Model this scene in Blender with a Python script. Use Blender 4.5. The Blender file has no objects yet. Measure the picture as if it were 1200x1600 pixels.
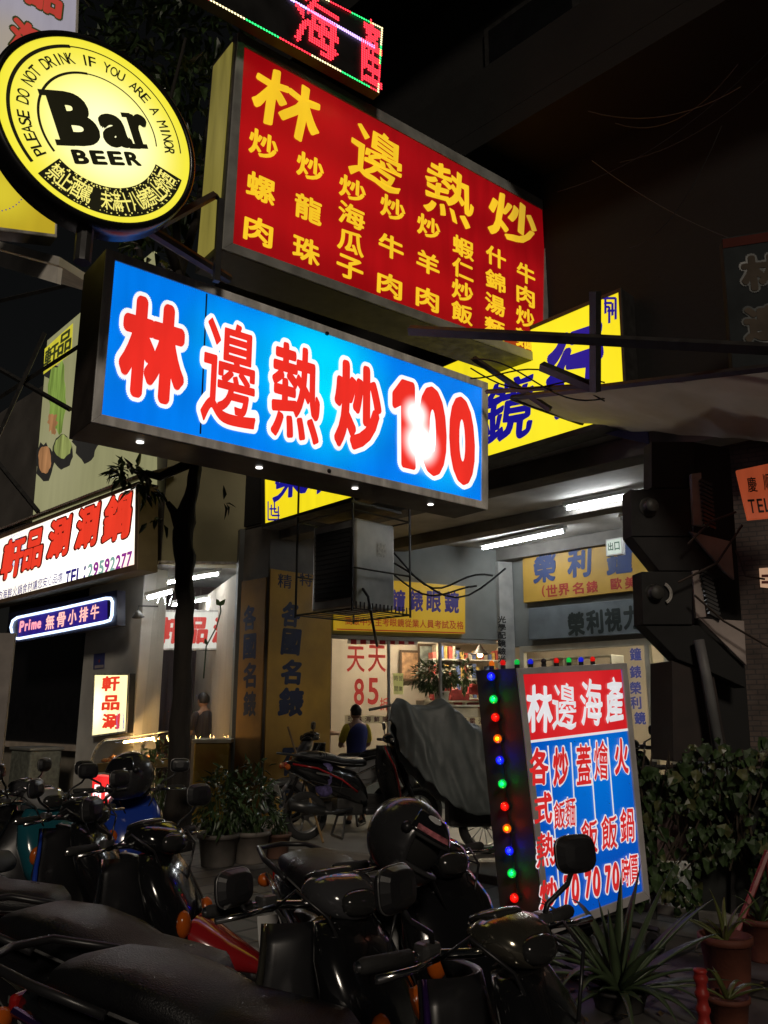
import bpy, bmesh, math, random
from mathutils import Vector, Matrix, noise
from mathutils.bvhtree import BVHTree
R = math.radians
V = Vector
random.seed(7)
S = bpy.context.scene

# ------------------------------------------------------------------ camera, night sky, exposure
CAM_H, PITCH, F = 1.6, R(13.7), 1294.0
cam = bpy.data.cameras.new("camera")
cam.sensor_fit = 'VERTICAL'; cam.sensor_height = 24.0; cam.sensor_width = 18.0
cam.lens = F / 1600 * 24.0
cam.clip_start = 0.05; cam.clip_end = 500
camo = bpy.data.objects.new("camera", cam)
S.collection.objects.link(camo)
camo.location = (0, 0, CAM_H); camo.rotation_euler = (R(90) + PITCH, 0, 0)
S.camera = camo

wd = bpy.data.worlds.new("World"); S.world = wd; wd.use_nodes = True
_n = wd.node_tree.nodes; _l = wd.node_tree.links
_n.clear()
_sky = _n.new('ShaderNodeTexSky'); _sky.sky_type = 'NISHITA'; _sky.sun_disc = False
_sky.sun_elevation = R(2); _sky.sun_rotation = R(200)
_hs = _n.new('ShaderNodeHueSaturation'); _hs.inputs['Saturation'].default_value = 0.25
_bg = _n.new('ShaderNodeBackground'); _bg.inputs['Strength'].default_value = 0.004
_wo = _n.new('ShaderNodeOutputWorld')
_l.new(_sky.outputs[0], _hs.inputs['Color']); _l.new(_hs.outputs[0], _bg.inputs['Color']); _l.new(_bg.outputs[0], _wo.inputs['Surface'])

sun = bpy.data.lights.new("sun", 'SUN'); sun.energy = 0.62; sun.angle = R(9); sun.color = (1, .86, .7)
suno = bpy.data.objects.new("sun", sun); S.collection.objects.link(suno)
suno.rotation_euler = (R(61), 0, R(6))

S.view_settings.view_transform = 'Standard'; S.view_settings.look = 'None'
S.view_settings.exposure = 0.0; S.view_settings.gamma = 1.0
S.render.engine = 'CYCLES'
S.cycles.use_denoising = True
S.cycles.max_bounces = 6; S.cycles.transparent_max_bounces = 12
S.cycles.sample_clamp_indirect = 4.0
S.cycles.caustics_reflective = False; S.cycles.caustics_refractive = False

# ------------------------------------------------------------------ geometry helpers
def ray(px, py):
    u = (px - 600) / F; v = (800 - py) / F
    return V((u, math.cos(PITCH) - v * math.sin(PITCH), math.sin(PITCH) + v * math.cos(PITCH)))
def at(px, py, Y):
    r = ray(px, py); t = Y / r.y
    return V((r.x * t, Y, CAM_H + r.z * t))
def gnd(px, py, z=0.0):
    r = ray(px, py); t = (z - CAM_H) / r.z
    return V((r.x * t, r.y * t, z))

class Pl:
    """upright plane: d runs left to right as seen from the front, n faces the viewer"""
    def __init__(s, P, d):
        s.P = V(P); s.d = V((d[0], d[1], 0)).normalized(); s.n = V((s.d.y, -s.d.x, 0)); s.z = V((0, 0, 1))
    def hit(s, px, py, off=0.0):
        r = ray(px, py); c = V((0, 0, CAM_H)); P = s.P + s.n * off
        return c + r * ((P - c).dot(s.n) / r.dot(s.n))
    def loc(s, p):
        q = p - s.P
        return (q.dot(s.d), q.z)
    def pt(s, a, z, off=0.0):
        q = s.P + s.d * a + s.n * off
        return V((q.x, q.y, z))

ROOTM = {}
class MB:
    def __init__(s): s.bm = bmesh.new()
    def poly(s, pts):
        try: return s.bm.faces.new([s.bm.verts.new(p) for p in pts])
        except ValueError: return None
    def prism(s, pts, vec):
        vec = V(vec); n = len(pts)
        a = [s.bm.verts.new(V(p)) for p in pts]; b = [s.bm.verts.new(V(p) + vec) for p in pts]
        s.bm.faces.new(a[::-1]); s.bm.faces.new(b)
        for i in range(n):
            j = (i + 1) % n
            s.bm.faces.new((a[i], a[j], b[j], b[i]))
    def box(s, c, size, M=None):
        c = V(c); hx, hy, hz = [q / 2 for q in size]
        vs = []
        for x in (-hx, hx):
            for y in (-hy, hy):
                for z in (-hz, hz):
                    p = V((x, y, z))
                    if M: p = M @ p
                    vs.append(s.bm.verts.new(c + p))
        for f in ((0,1,3,2),(4,6,7,5),(0,4,5,1),(2,3,7,6),(0,2,6,4),(1,5,7,3)):
            s.bm.faces.new([vs[i] for i in f])
    def loft(s, rings, caps=True):
        rs = [[s.bm.verts.new(p) for p in r] for r in rings]
        n = len(rs[0])
        for a, b in zip(rs, rs[1:]):
            for i in range(n):
                j = (i + 1) % n
                s.bm.faces.new((a[i], a[j], b[j], b[i]))
        if caps:
            s.bm.faces.new(rs[0][::-1]); s.bm.faces.new(rs[-1])
    def tube(s, pts, r, n=8, caps=True):
        pts = [V(p) for p in pts]; rings = []
        up = None
        for i, p in enumerate(pts):
            t = (pts[min(i + 1, len(pts) - 1)] - pts[max(i - 1, 0)]).normalized()
            if up is None:
                up = V((0, 0, 1)) if abs(t.z) < .9 else V((1, 0, 0))
            a = t.cross(up).normalized(); b = a.cross(t).normalized(); up = b
            rr = r[i] if isinstance(r, (list, tuple)) else r
            rings.append([p + (a * math.cos(2 * math.pi * k / n) + b * math.sin(2 * math.pi * k / n)) * rr for k in range(n)])
        s.loft(rings, caps)
    def lathe(s, prof, n=20, M=None, c=(0, 0, 0), caps=False):
        rings = []
        for r, z in prof:
            ring = [V((r * math.cos(2 * math.pi * k / n), r * math.sin(2 * math.pi * k / n), z)) for k in range(n)]
            if M: ring = [M @ p for p in ring]
            rings.append([p + V(c) for p in ring])
        s.loft(rings, caps)
    def grid(s, fn, nu, nv):
        g = [[s.bm.verts.new(fn(i / nu, j / nv)) for j in range(nv + 1)] for i in range(nu + 1)]
        for i in range(nu):
            for j in range(nv):
                s.bm.faces.new((g[i][j], g[i + 1][j], g[i + 1][j + 1], g[i][j + 1]))
    def ball(s, c, r, sub=2, sc=(1, 1, 1), M=None):
        m = Matrix.Diagonal((r * sc[0], r * sc[1], r * sc[2], 1))
        if M: m = M.to_4x4() @ m
        bmesh.ops.create_icosphere(s.bm, subdivisions=sub, radius=1, matrix=Matrix.Translation(V(c)) @ m)
    def xform(s, M): s.bm.transform(M)
    def build(s, name, mat, parent=None, smooth=False, bevel=0, local=False, base=None, solid=0, sub=0, recalc=True, segs=2):
        me = bpy.data.meshes.new(name)
        if recalc: bmesh.ops.recalc_face_normals(s.bm, faces=s.bm.faces)
        o = bpy.data.objects.new(name, me)
        if parent is not None:
            root = parent
            while root.parent: root = root.parent
            if not local: s.bm.transform(ROOTM[root.name].inverted())
            o.parent = parent
        else:
            b = V(base) if base is not None else V((0, 0, 0))
            if not local: s.bm.transform(Matrix.Translation(-b))
            o.location = b
            ROOTM[o.name] = Matrix.Translation(b)
        if smooth:
            for f in s.bm.faces: f.smooth = True
        s.bm.to_mesh(me); s.bm.free()
        for m in (mat if isinstance(mat, (list, tuple)) else [mat]): me.materials.append(m)
        S.collection.objects.link(o)
        if solid:
            m = o.modifiers.new('solid', 'SOLIDIFY'); m.thickness = solid
        if bevel:
            m = o.modifiers.new('bevel', 'BEVEL'); m.width = bevel; m.segments = segs; m.limit_method = 'ANGLE'; m.angle_limit = R(40)
        if sub:
            m = o.modifiers.new('sub', 'SUBSURF'); m.levels = sub; m.render_levels = sub
        return o

def tag(o, label=None, cat=None, group=None, kind=None):
    if label: o['label'] = label
    if cat: o['category'] = cat
    if group: o['group'] = group
    if kind: o['kind'] = kind
    return o
def thing(name, loc, label, cat, group=None, rz=0.0):
    o = bpy.data.objects.new(name, None); S.collection.objects.link(o)
    o.location = V(loc); o.rotation_euler = (0, 0, rz); o.empty_display_size = .1
    ROOTM[o.name] = Matrix.Translation(V(loc)) @ Matrix.Rotation(rz, 4, 'Z')
    return tag(o, label, cat, group)

# ------------------------------------------------------------------ materials
MC = {}
def pbr(name, col, rough=.6, metal=0, var=.2, scale=5, bump=0, bscale=60, coat=0, spec=.5, stretch=None):
    if name in MC: return MC[name]
    m = bpy.data.materials.new(name); m.use_nodes = True; MC[name] = m
    n = m.node_tree.nodes; l = m.node_tree.links; b = n['Principled BSDF']
    b.inputs['Roughness'].default_value = rough; b.inputs['Metallic'].default_value = metal
    b.inputs['Coat Weight'].default_value = coat; b.inputs['Specular IOR Level'].default_value = spec
    tc = n.new('ShaderNodeTexCoord'); mp = n.new('ShaderNodeMapping')
    if stretch: mp.inputs['Scale'].default_value = stretch
    l.new(tc.outputs['Object'], mp.inputs[0])
    nz = n.new('ShaderNodeTexNoise'); nz.inputs['Scale'].default_value = scale; nz.inputs['Detail'].default_value = 6
    l.new(mp.outputs[0], nz.inputs['Vector'])
    rp = n.new('ShaderNodeMapRange'); rp.inputs[1].default_value = .3; rp.inputs[2].default_value = .7
    rp.inputs[3].default_value = 1 - var; rp.inputs[4].default_value = 1 + var
    l.new(nz.outputs['Fac'], rp.inputs[0])
    mx = n.new('ShaderNodeVectorMath'); mx.operation = 'SCALE'; mx.inputs[0].default_value = col[:3]
    l.new(rp.outputs[0], mx.inputs['Scale']); l.new(mx.outputs[0], b.inputs['Base Color'])
    r2 = n.new('ShaderNodeMapRange'); r2.inputs[1].default_value = .3; r2.inputs[2].default_value = .7
    r2.inputs[3].default_value = max(.03, rough - .12); r2.inputs[4].default_value = min(1, rough + .12)
    l.new(nz.outputs['Fac'], r2.inputs[0]); l.new(r2.outputs[0], b.inputs['Roughness'])
    if bump:
        nb = n.new('ShaderNodeTexNoise'); nb.inputs['Scale'].default_value = bscale; nb.inputs['Detail'].default_value = 4
        l.new(mp.outputs[0], nb.inputs['Vector'])
        bp = n.new('ShaderNodeBump'); bp.inputs['Strength'].default_value = bump; bp.inputs['Distance'].default_value = .02
        l.new(nb.outputs['Fac'], bp.inputs['Height']); l.new(bp.outputs[0], b.inputs['Normal'])
    return m
def emis(name, col, st=1.0, spots=(), dirt=.08, tube=None):
    """backlit sheet; spots = (point, radius, colour, weight): lighter or darker patches painted into the emission colour"""
    if name in MC: return MC[name]
    m = bpy.data.materials.new(name); m.use_nodes = True; MC[name] = m
    n = m.node_tree.nodes; l = m.node_tree.links; b = n['Principled BSDF']
    b.inputs['Base Color'].default_value = (*[c * .35 for c in col[:3]], 1); b.inputs['Roughness'].default_value = .35
    b.inputs['Emission Strength'].default_value = st
    cur = None
    g = n.new('ShaderNodeNewGeometry')
    if dirt:
        nz = n.new('ShaderNodeTexNoise'); nz.inputs['Scale'].default_value = 2.2; nz.inputs['Detail'].default_value = 6
        mp = n.new('ShaderNodeMapping'); mp.inputs['Scale'].default_value = (3.5, 3.5, .45)      # rain streaks run down the sheet
        l.new(g.outputs['Position'], mp.inputs[0]); l.new(mp.outputs[0], nz.inputs['Vector'])
        rp = n.new('ShaderNodeMapRange'); rp.inputs[1].default_value = .3; rp.inputs[2].default_value = .7
        rp.inputs[3].default_value = 1 - dirt; rp.inputs[4].default_value = 1 + dirt
        l.new(nz.outputs['Fac'], rp.inputs[0])
        sc = n.new('ShaderNodeVectorMath'); sc.operation = 'SCALE'; sc.inputs[0].default_value = col[:3]
        l.new(rp.outputs[0], sc.inputs['Scale']); cur = sc.outputs[0]
    for (p, r, c, w) in spots:  # uneven light mixed into the emission colour, patch by patch
        d = n.new('ShaderNodeVectorMath'); d.operation = 'DISTANCE'; d.inputs[1].default_value = p
        l.new(g.outputs['Position'], d.inputs[0])
        k = n.new('ShaderNodeMapRange'); k.interpolation_type = 'SMOOTHERSTEP'
        k.inputs[1].default_value = 0; k.inputs[2].default_value = r; k.inputs[3].default_value = w; k.inputs[4].default_value = 0
        l.new(d.outputs['Value'], k.inputs[0])
        x = n.new('ShaderNodeMix'); x.data_type = 'RGBA'
        if cur is not None: l.new(cur, x.inputs[6])
        else: x.inputs[6].default_value = (*col[:3], 1)
        x.inputs[7].default_value = (*c, 1); l.new(k.outputs[0], x.inputs[0]); cur = x.outputs[2]
    if tube:    # brightness bands painted into the glow, as tube rows would give
        sx = n.new('ShaderNodeSeparateXYZ'); l.new(g.outputs['Position'], sx.inputs[0])
        a = n.new('ShaderNodeMath'); a.operation = 'MULTIPLY'; a.inputs[1].default_value = tube[0]; l.new(sx.outputs['Z'], a.inputs[0])
        a2 = n.new('ShaderNodeMath'); a2.operation = 'SINE'; l.new(a.outputs[0], a2.inputs[0])
        a3 = n.new('ShaderNodeMath'); a3.operation = 'MULTIPLY_ADD'; a3.inputs[1].default_value = tube[1]; a3.inputs[2].default_value = 1; l.new(a2.outputs[0], a3.inputs[0])
        s2 = n.new('ShaderNodeVectorMath'); s2.operation = 'SCALE'; l.new(cur, s2.inputs[0]); l.new(a3.outputs[0], s2.inputs['Scale']); cur = s2.outputs[0]
    if cur is not None: l.new(cur, b.inputs['Emission Color'])
    else: b.inputs['Emission Color'].default_value = (*col[:3], 1)
    return m
def glassm(name, tint=(.95, .97, .96), refl=.1):
    if name in MC: return MC[name]
    m = bpy.data.materials.new(name); m.use_nodes = True; MC[name] = m
    n = m.node_tree.nodes; l = m.node_tree.links; n.remove(n['Principled BSDF'])
    t = n.new('ShaderNodeBsdfTransparent'); t.inputs[0].default_value = (*tint, 1)
    gl = n.new('ShaderNodeBsdfGlossy'); gl.inputs['Roughness'].default_value = .04
    lw = n.new('ShaderNodeLayerWeight'); lw.inputs['Blend'].default_value = .5
    fr = n.new('ShaderNodeMath'); fr.operation = 'POWER'; fr.inputs[1].default_value = 4; l.new(lw.outputs['Facing'], fr.inputs[0])
    ad = n.new('ShaderNodeMath'); ad.operation = 'MULTIPLY_ADD'; ad.inputs[1].default_value = .7; ad.inputs[2].default_value = refl
    ad.use_clamp = True
    mx = n.new('ShaderNodeMixShader'); l.new(fr.outputs[0], ad.inputs[0]); l.new(ad.outputs[0], mx.inputs[0])
    l.new(t.outputs[0], mx.inputs[1]); l.new(gl.outputs[0], mx.inputs[2]); l.new(mx.outputs[0], n['Material Output'].inputs[0])
    return m
def filmm(name, col):
    if name in MC: return MC[name]
    m = pbr(name, col, .5, var=.12); n = m.node_tree.nodes; l = m.node_tree.links
    t = n.new('ShaderNodeBsdfTranslucent'); t.inputs[0].default_value = (*col, 1); x = n.new('ShaderNodeMixShader'); x.inputs[0].default_value = .6
    l.new(n['Principled BSDF'].outputs[0], x.inputs[1]); l.new(t.outputs[0], x.inputs[2]); l.new(x.outputs[0], n['Material Output'].inputs[0])
    return m
def leafm(name, col, var=.5):
    if name in MC: return MC[name]
    m = pbr(name, col, .45, var=var, scale=9)
    return m

BLACKPL = pbr('black plastic', (.018, .018, .02), .35, var=.2)
DARKMET = pbr('dark painted steel', (.03, .029, .028), .5, var=.3, scale=12)
ALU = pbr('aged aluminium', (.6, .58, .54), .45, .1, var=.5, scale=5, bump=.08, stretch=(2, 2, .5))
CHROME = pbr('chrome', (.75, .75, .75), .12, 1, var=.1)
RUBBER = pbr('tyre rubber', (.02, .02, .02), .8, var=.2, bump=.2)
SEATM = pbr('black vinyl seat', (.009, .009, .0105), .36, var=.2, bump=.25, bscale=220)
GLASS = glassm('window glass')
PLASTIC = glassm('clear plastic sheet', (.9, .9, .88), .12)
CONC = pbr('grimy concrete', (.17, .16, .145), .85, var=.35, scale=2.2, bump=.2, bscale=25)
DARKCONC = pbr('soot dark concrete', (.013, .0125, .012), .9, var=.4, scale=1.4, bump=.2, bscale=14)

# ------------------------------------------------------------------ lettering
GC = {}
def glyph(ch):
    if ch in GC: return GC[ch]
    c = bpy.data.curves.new('t', 'FONT'); c.body = ch; c.resolution_u = 4
    o = bpy.data.objects.new('t', c); S.collection.objects.link(o)
    dg = bpy.context.evaluated_depsgraph_get()
    m = bpy.data.meshes.new_from_object(o.evaluated_get(dg))
    vs = [(v.co.x, v.co.y) for v in m.vertices]; fs = [tuple(p.vertices) for p in m.polygons]
    bpy.data.objects.remove(o); bpy.data.curves.remove(c); bpy.data.meshes.remove(m)
    x0 = min(v[0] for v in vs); x1 = max(v[0] for v in vs); y0 = min(v[1] for v in vs); y1 = max(v[1] for v in vs)
    GC[ch] = (vs, fs, x0, x1, y0, y1)
    return GC[ch]
GC['1'] = ([(.13, 0), (.29, 0), (.29, .73), (.17, .73), (.13, .73), (.13, .56), (0, .5), (0, .6)], [(0, 1, 2, 4), (4, 7, 6, 5)], 0, .29, 0, .73)
def put_glyph(mb, ch, C, d, up, n, W, H, bold=.03, k=8, shear=0.0, taper=0.0):
    """lay one character (several shifted copies thicken its strokes) in the plane d/up at C, W x H metres"""
    vs, fs, x0, x1, y0, y1 = glyph(ch)
    gw = max(x1 - x0, .08) + 2 * bold; gh = max(y1 - y0, .08) + 2 * bold
    sx, sy = W / gw, H / gh
    cx, cy = (x0 + x1) / 2, (y0 + y1) / 2
    offs = [(0, 0)] if bold <= 0 else [(bold * math.cos(2 * math.pi * i / k), bold * math.sin(2 * math.pi * i / k)) for i in range(k)] + [(0, 0)]
    for q, (ox, oy) in enumerate(offs):
        lift = n * (0.00018 * q)
        bv = []
        for (x, y) in vs:
            a = (x - cx + ox); b = (y - cy + oy)
            a2 = a + shear * b
            if taper:   # brush-like swell towards the lower right of each stroke field
                a2 += taper * math.sin(9 * b + 5 * a) * .5; b += taper * math.sin(11 * a + 2)
            bv.append(mb.bm.verts.new(C + d * (a2 * sx) + up * (b * sy) + lift))
        for f in fs:
            try: mb.bm.faces.new([bv[i] for i in f])
            except ValueError: pass
def text(mb, pl, ch, px, py, w, h, off, **kw):
    C = pl.hit(px, py, off)
    W = abs((pl.hit(px + w / 2, py, off) - pl.hit(px - w / 2, py, off)).dot(pl.d))
    H = (pl.hit(px, py - h / 2, off) - pl.hit(px, py + h / 2, off)).z
    put_glyph(mb, ch, C, pl.d, pl.z, pl.n, W, H, **kw)
def row(mb, pl, s, p0, p1, w, h, off, **kw):
    n = len(s)
    for i, ch in enumerate(s):
        if ch == ' ': continue
        t = i / max(1, n - 1)
        text(mb, pl, ch, p0[0] + (p1[0] - p0[0]) * t, p0[1] + (p1[1] - p0[1]) * t, w, h, off, **kw)
def quad_px(pl, c, off=0): return [pl.hit(x, y, off) for x, y in c]

def lightbox(name, pl, outer, inner, depth, face, label, cat, housing=DARKMET, framem=ALU, group=None, proud=.015):
    """box sign: housing, metal frame round the sheet, backlit sheet"""
    o = quad_px(pl, outer); i = quad_px(pl, inner)
    root = thing(name, o[3], label, cat, group)
    h = MB(); h.prism([p - pl.n * .003 for p in o], -pl.n * depth); h.build('housing', housing, root, bevel=.004)
    f = MB()
    for a in range(4):
        b = (a + 1) % 4
        f.prism([o[a], o[b], i[b], i[a]], pl.n * proud)
    f.build('frame', framem, root, bevel=.003)
    m = MB(); m.poly([p + pl.n * .003 for p in i]); m.build('face', face, root)
    return root
# ------------------------------------------------------------------ planes of the place
U = V((-.709, .705, 0)).normalized(); N = V((.705, .709, 0)).normalized()     # along the shop fronts; into the building
_r = ray(972, 530); P0 = V((_r.x / _r.y * 7.5, 7.5, 0))
DS = V((.782, .623, 0)).normalized()                                          # signs that stick out over the pavement
FAC = Pl(P0, -U)
def fp(s, z=0, back=0.0):
    q = P0 + U * s + N * back
    return V((q.x, q.y, z))
KERB0 = gnd(400, 1500, .15); KERB0.z = 0
def kp(s, z=0, back=0.0):
    q = KERB0 + U * s + N * back
    return V((q.x, q.y, z))
PAVE = .15; FLOOR = .22; CEIL = 4.25
AW = Pl(P0 + N * 4.1, -U)                                                     # inner wall of the arcade
CORNER = AW.hit(802, 1115); CORNER.z = 0
GD = V((.93, .37, 0)).normalized()
GW = Pl(CORNER, GD)                                                           # glazed shop front that faces the street corner
CC = at(236, 1115, 12.0); CC.z = 0
SW = Pl(CC, V((1, .1, 0)))                                                    # open side of the hot-pot shop
LF = Pl(CC, -U)                                                               # its street front
def lf(s, z, off=0): 
    q = CC + U * s + LF.n * off
    return V((q.x, q.y, z))

# ------------------------------------------------------------------ ground
def brickmat(name, c1, c2, mortar, scale, rough, w=.5, h=.25, bump=.3, rot=0.0, ms=.02):
    m = bpy.data.materials.new(name); m.use_nodes = True
    n = m.node_tree.nodes; l = m.node_tree.links; b = n['Principled BSDF']
    tc = n.new('ShaderNodeTexCoord'); mp = n.new('ShaderNodeMapping'); mp.inputs['Rotation'].default_value = (0, 0, rot)
    l.new(tc.outputs['Object'], mp.inputs[0])
    bt = n.new('ShaderNodeTexBrick'); bt.inputs['Scale'].default_value = scale
    bt.inputs['Color1'].default_value = (*c1, 1); bt.inputs['Color2'].default_value = (*c2, 1); bt.inputs['Mortar'].default_value = (*mortar, 1)
    bt.inputs['Mortar Size'].default_value = ms; bt.inputs['Brick Width'].default_value = w; bt.inputs['Row Height'].default_value = h
    l.new(mp.outputs[0], bt.inputs['Vector'])
    nz = n.new('ShaderNodeTexNoise'); nz.inputs['Scale'].default_value = 3; nz.inputs['Detail'].default_value = 8
    l.new(mp.outputs[0], nz.inputs['Vector'])
    rp = n.new('ShaderNodeMapRange'); rp.inputs[1].default_value = .3; rp.inputs[2].default_value = .7; rp.inputs[3].default_value = .4; rp.inputs[4].default_value = 1.3
    l.new(nz.outputs['Fac'], rp.inputs[0])
    sc = n.new('ShaderNodeVectorMath'); sc.operation = 'SCALE'
    l.new(bt.outputs['Color'], sc.inputs[0]); l.new(rp.outputs[0], sc.inputs['Scale']); l.new(sc.outputs[0], b.inputs['Base Color'])
    r2 = n.new('ShaderNodeMapRange'); r2.inputs[1].default_value = .3; r2.inputs[2].default_value = .7; r2.inputs[3].default_value = rough - .2; r2.inputs[4].default_value = rough + .15
    l.new(nz.outputs['Fac'], r2.inputs[0]); l.new(r2.outputs[0], b.inputs['Roughness'])
    bp = n.new('ShaderNodeBump'); bp.inputs['Strength'].default_value = bump; bp.inputs['Distance'].default_value = .01; bp.invert = True
    ad = n.new('ShaderNodeMath'); ad.operation = 'MULTIPLY_ADD'; ad.inputs[1].default_value = -.4
    l.new(nz.outputs['Fac'], ad.inputs[0]); l.new(bt.outputs['Fac'], ad.inputs[2]); l.new(ad.outputs[0], bp.inputs['Height']); l.new(bp.outputs[0], b.inputs['Normal'])
    return m
ASPH = pbr('asphalt', (.045, .045, .047), .8, var=.3, scale=3, bump=.5, bscale=180)
PAVER = brickmat('paving slabs', (.13, .122, .112), (.095, .09, .084), (.03, .03, .03), 1.0, .65, .6, .3, .4, rot=math.atan2(U.y, U.x))
TERRAZ = pbr('arcade terrazzo', (.3, .285, .26), .5, var=.25, scale=2.5, bump=.06, bscale=90)
mb = MB(); mb.poly([(-60, -30, 0), (60, -30, 0), (60, 90, 0), (-60, 90, 0)]); tag(mb.build('road', ASPH), kind='structure')
mb = MB(); mb.prism([kp(-9, .02, .17), kp(24, .02, .17), kp(24, .02, 26), kp(-9, .02, 26)][::1], (0, 0, PAVE - .02)); tag(mb.build('pavement', PAVER), kind='structure')
mb = MB()
for i in range(24):
    a = -9 + i * 1.2
    mb.prism([kp(a + .006, .01, 0), kp(a + 1.194, .01, 0), kp(a + 1.194, .01, .165), kp(a + .006, .01, .165)], (0, 0, PAVE - .004))
tag(mb.build('kerb', pbr('kerb stone', (.3, .29, .27), .8, var=.25, scale=4, bump=.3, bscale=60), bevel=.012), kind='structure')
mb = MB(); mb.prism([fp(-7, PAVE - .05, -.75), fp(13.5, PAVE - .05, -.75), fp(13.5, PAVE - .05, 14), fp(-7, PAVE - .05, 14)], (0, 0, FLOOR - PAVE + .05)); tag(mb.build('arcade_floor', TERRAZ, bevel=.01), kind='structure')

# ------------------------------------------------------------------ corner building with the arcade
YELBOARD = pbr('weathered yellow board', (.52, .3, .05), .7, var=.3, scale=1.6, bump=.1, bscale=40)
NAVYPAINT = pbr('faded navy paint', (.02, .03, .075), .7, var=.3, scale=6)
bld = thing('shop_building', fp(5.9, 0, 0), 'dark concrete corner building with an arcade over the lit watch shop', 'building')
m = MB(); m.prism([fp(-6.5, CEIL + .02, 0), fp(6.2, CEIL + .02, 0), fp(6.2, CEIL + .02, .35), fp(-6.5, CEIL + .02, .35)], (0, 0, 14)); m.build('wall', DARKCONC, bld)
for k_, (z0_, d_) in enumerate(((7.4, .9), (10.6, .9), (13.8, .9))):
    m = MB(); m.prism([fp(-6.3, z0_, -.004), fp(5.9, z0_, -.004), fp(5.9, z0_, -d_), fp(-6.3, z0_, -d_)], (0, 0, .22)); m.prism([fp(-6.3, z0_ + .224, -d_), fp(5.9, z0_ + .224, -d_), fp(5.9, z0_ + .224, -d_ + .1), fp(-6.3, z0_ + .224, -d_ + .1)], (0, 0, .7))
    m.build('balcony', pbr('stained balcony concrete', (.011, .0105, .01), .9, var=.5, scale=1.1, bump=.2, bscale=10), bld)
    for s_ in (-5.2, -3.4, -1.6, .2):
        m = MB(); m.prism([fp(s_, z0_ + .9, -.01), fp(s_ + 1.3, z0_ + .9, -.01), fp(s_ + 1.3, z0_ + 2.4, -.01), fp(s_, z0_ + 2.4, -.01)], -N * .05); w_ = m.build('window', DARKMET, bld)
        m = MB(); m.poly([fp(s_ + .07, z0_ + .97, -.065), fp(s_ + 1.23, z0_ + .97, -.065), fp(s_ + 1.23, z0_ + 2.33, -.065), fp(s_ + .07, z0_ + 2.33, -.065)]); m.build('pane', pbr('unlit window', (.01, .01, .011), .1), w_)
m = MB(); m.prism([fp(-6.5, CEIL, .05), fp(6.2, CEIL, .05), fp(6.2, CEIL, 9), fp(-6.5, CEIL, 9)], (0, 0, .015)); 
m.build('ceiling', pbr('peeling white arcade ceiling', (.48, .47, .44), .8, var=.4, scale=1.3, bump=.15, bscale=12), bld)
m = MB()
for (b, w_, h_) in ((.2, .3, .22), (2.1, .3, .16), (3.9, .25, .2)):
    m.prism([fp(-6.4, CEIL - h_, b), fp(6.1, CEIL - h_, b), fp(6.1, CEIL - h_, b + w_), fp(-6.4, CEIL - h_, b + w_)], (0, 0, h_ - .003))
m.build('beam', CONC, bld, bevel=.01)
# inner wall: band above the window, right pier
WALLG = pbr('grey painted wall', (.2, .21, .2), .7, var=.2, scale=2)
a0 = AW.loc(CORNER)[0]; aR = AW.loc(AW.hit(1052, 1100))[0]
zt = AW.hit(900, 1004).z; zb = AW.hit(900, 1182).z
def aw(a, z, off=0): return AW.pt(a, z, off)
m = MB()
m.prism([aw(a0, zt), aw(aR + 6, zt), aw(aR + 6, CEIL - .004), aw(a0, CEIL - .004)], -AW.n * .15)
m.prism([aw(aR, FLOOR), aw(aR + 6, FLOOR), aw(aR + 6, zt - .002), aw(aR, zt - .002)], -AW.n * .15)
m.prism([aw(a0 + .15, FLOOR), aw(aR - .002, FLOOR), aw(aR - .002, .75), aw(a0 + .15, .75)], -AW.n * .14)
m.build('inner_wall', WALLG, bld)
def gwp(a, z, off=0): return GW.pt(a, z, off)
gL = GW.loc(GW.hit(492, 1115))[0]; gtop = GW.hit(640, 995).z
m = MB(); m.prism([gwp(gL - 1.2, gtop + .002), gwp(-.02, gtop + .002), gwp(-.02, CEIL - .004), gwp(gL - 1.2, CEIL - .004)], -GW.n * .15)
m.prism([gwp(gL - 1.2, FLOOR), gwp(gL - .02, FLOOR), gwp(gL - .02, gtop), gwp(gL - 1.2, gtop)], -GW.n * .15)
m.prism([gwp(gL, FLOOR), gwp(-.02, FLOOR), gwp(-.02, .62), gwp(gL, .62)], -GW.n * .12)
m.build('corner_wall', WALLG, bld)
# white door pillar between the two shop fronts, with painted vertical writing
m = MB(); m.prism([gwp(-.24, FLOOR), gwp(.02, FLOOR), gwp(.02, CEIL - .22), gwp(-.24, CEIL - .22)], GW.n * .1); m.build('pier', pbr('white tiled pier', (.4, .4, .38), .5, var=.2), bld)
m = MB(); row(m, Pl(GW.P + GW.n * .1, GD), '光學配鏡驗光', (784, 968), (784, 1030), 13, 11, .004, bold=.03); m.build('lettering', pbr('black sign paint', (.02, .02, .02), .6), bld)
FRAMEM = pbr('silver window frame', (.45, .45, .43), .4, .7, var=.15)
CREAM = pbr('cream window frame', (.5, .46, .36), .55, var=.15)
w = MB()
def bar(mb_, pl, a, b, z0, z1, off, th): mb_.prism([pl.pt(a, z0, off), pl.pt(b, z0, off), pl.pt(b, z1, off), pl.pt(a, z1, off)], -pl.n * th)
bar(w, GW, gL, gL + .2, .624, gtop - .002, .0, .1)
wf = w.build('window', CREAM, bld, bevel=.006)
w = MB()
for px in (609, 690):
    a = GW.loc(GW.hit(px, 1060))[0]; bar(w, GW, a - .02, a + .02, .7, gtop - .07, -.02, .05)
bar(w, GW, gL + .204, -.262, gtop - .066, gtop - .004, -.02, .06); bar(w, GW, gL + .204, -.262, .624, .69, -.02, .06)
w.build('frame', FRAMEM, wf, bevel=.004)
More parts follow.
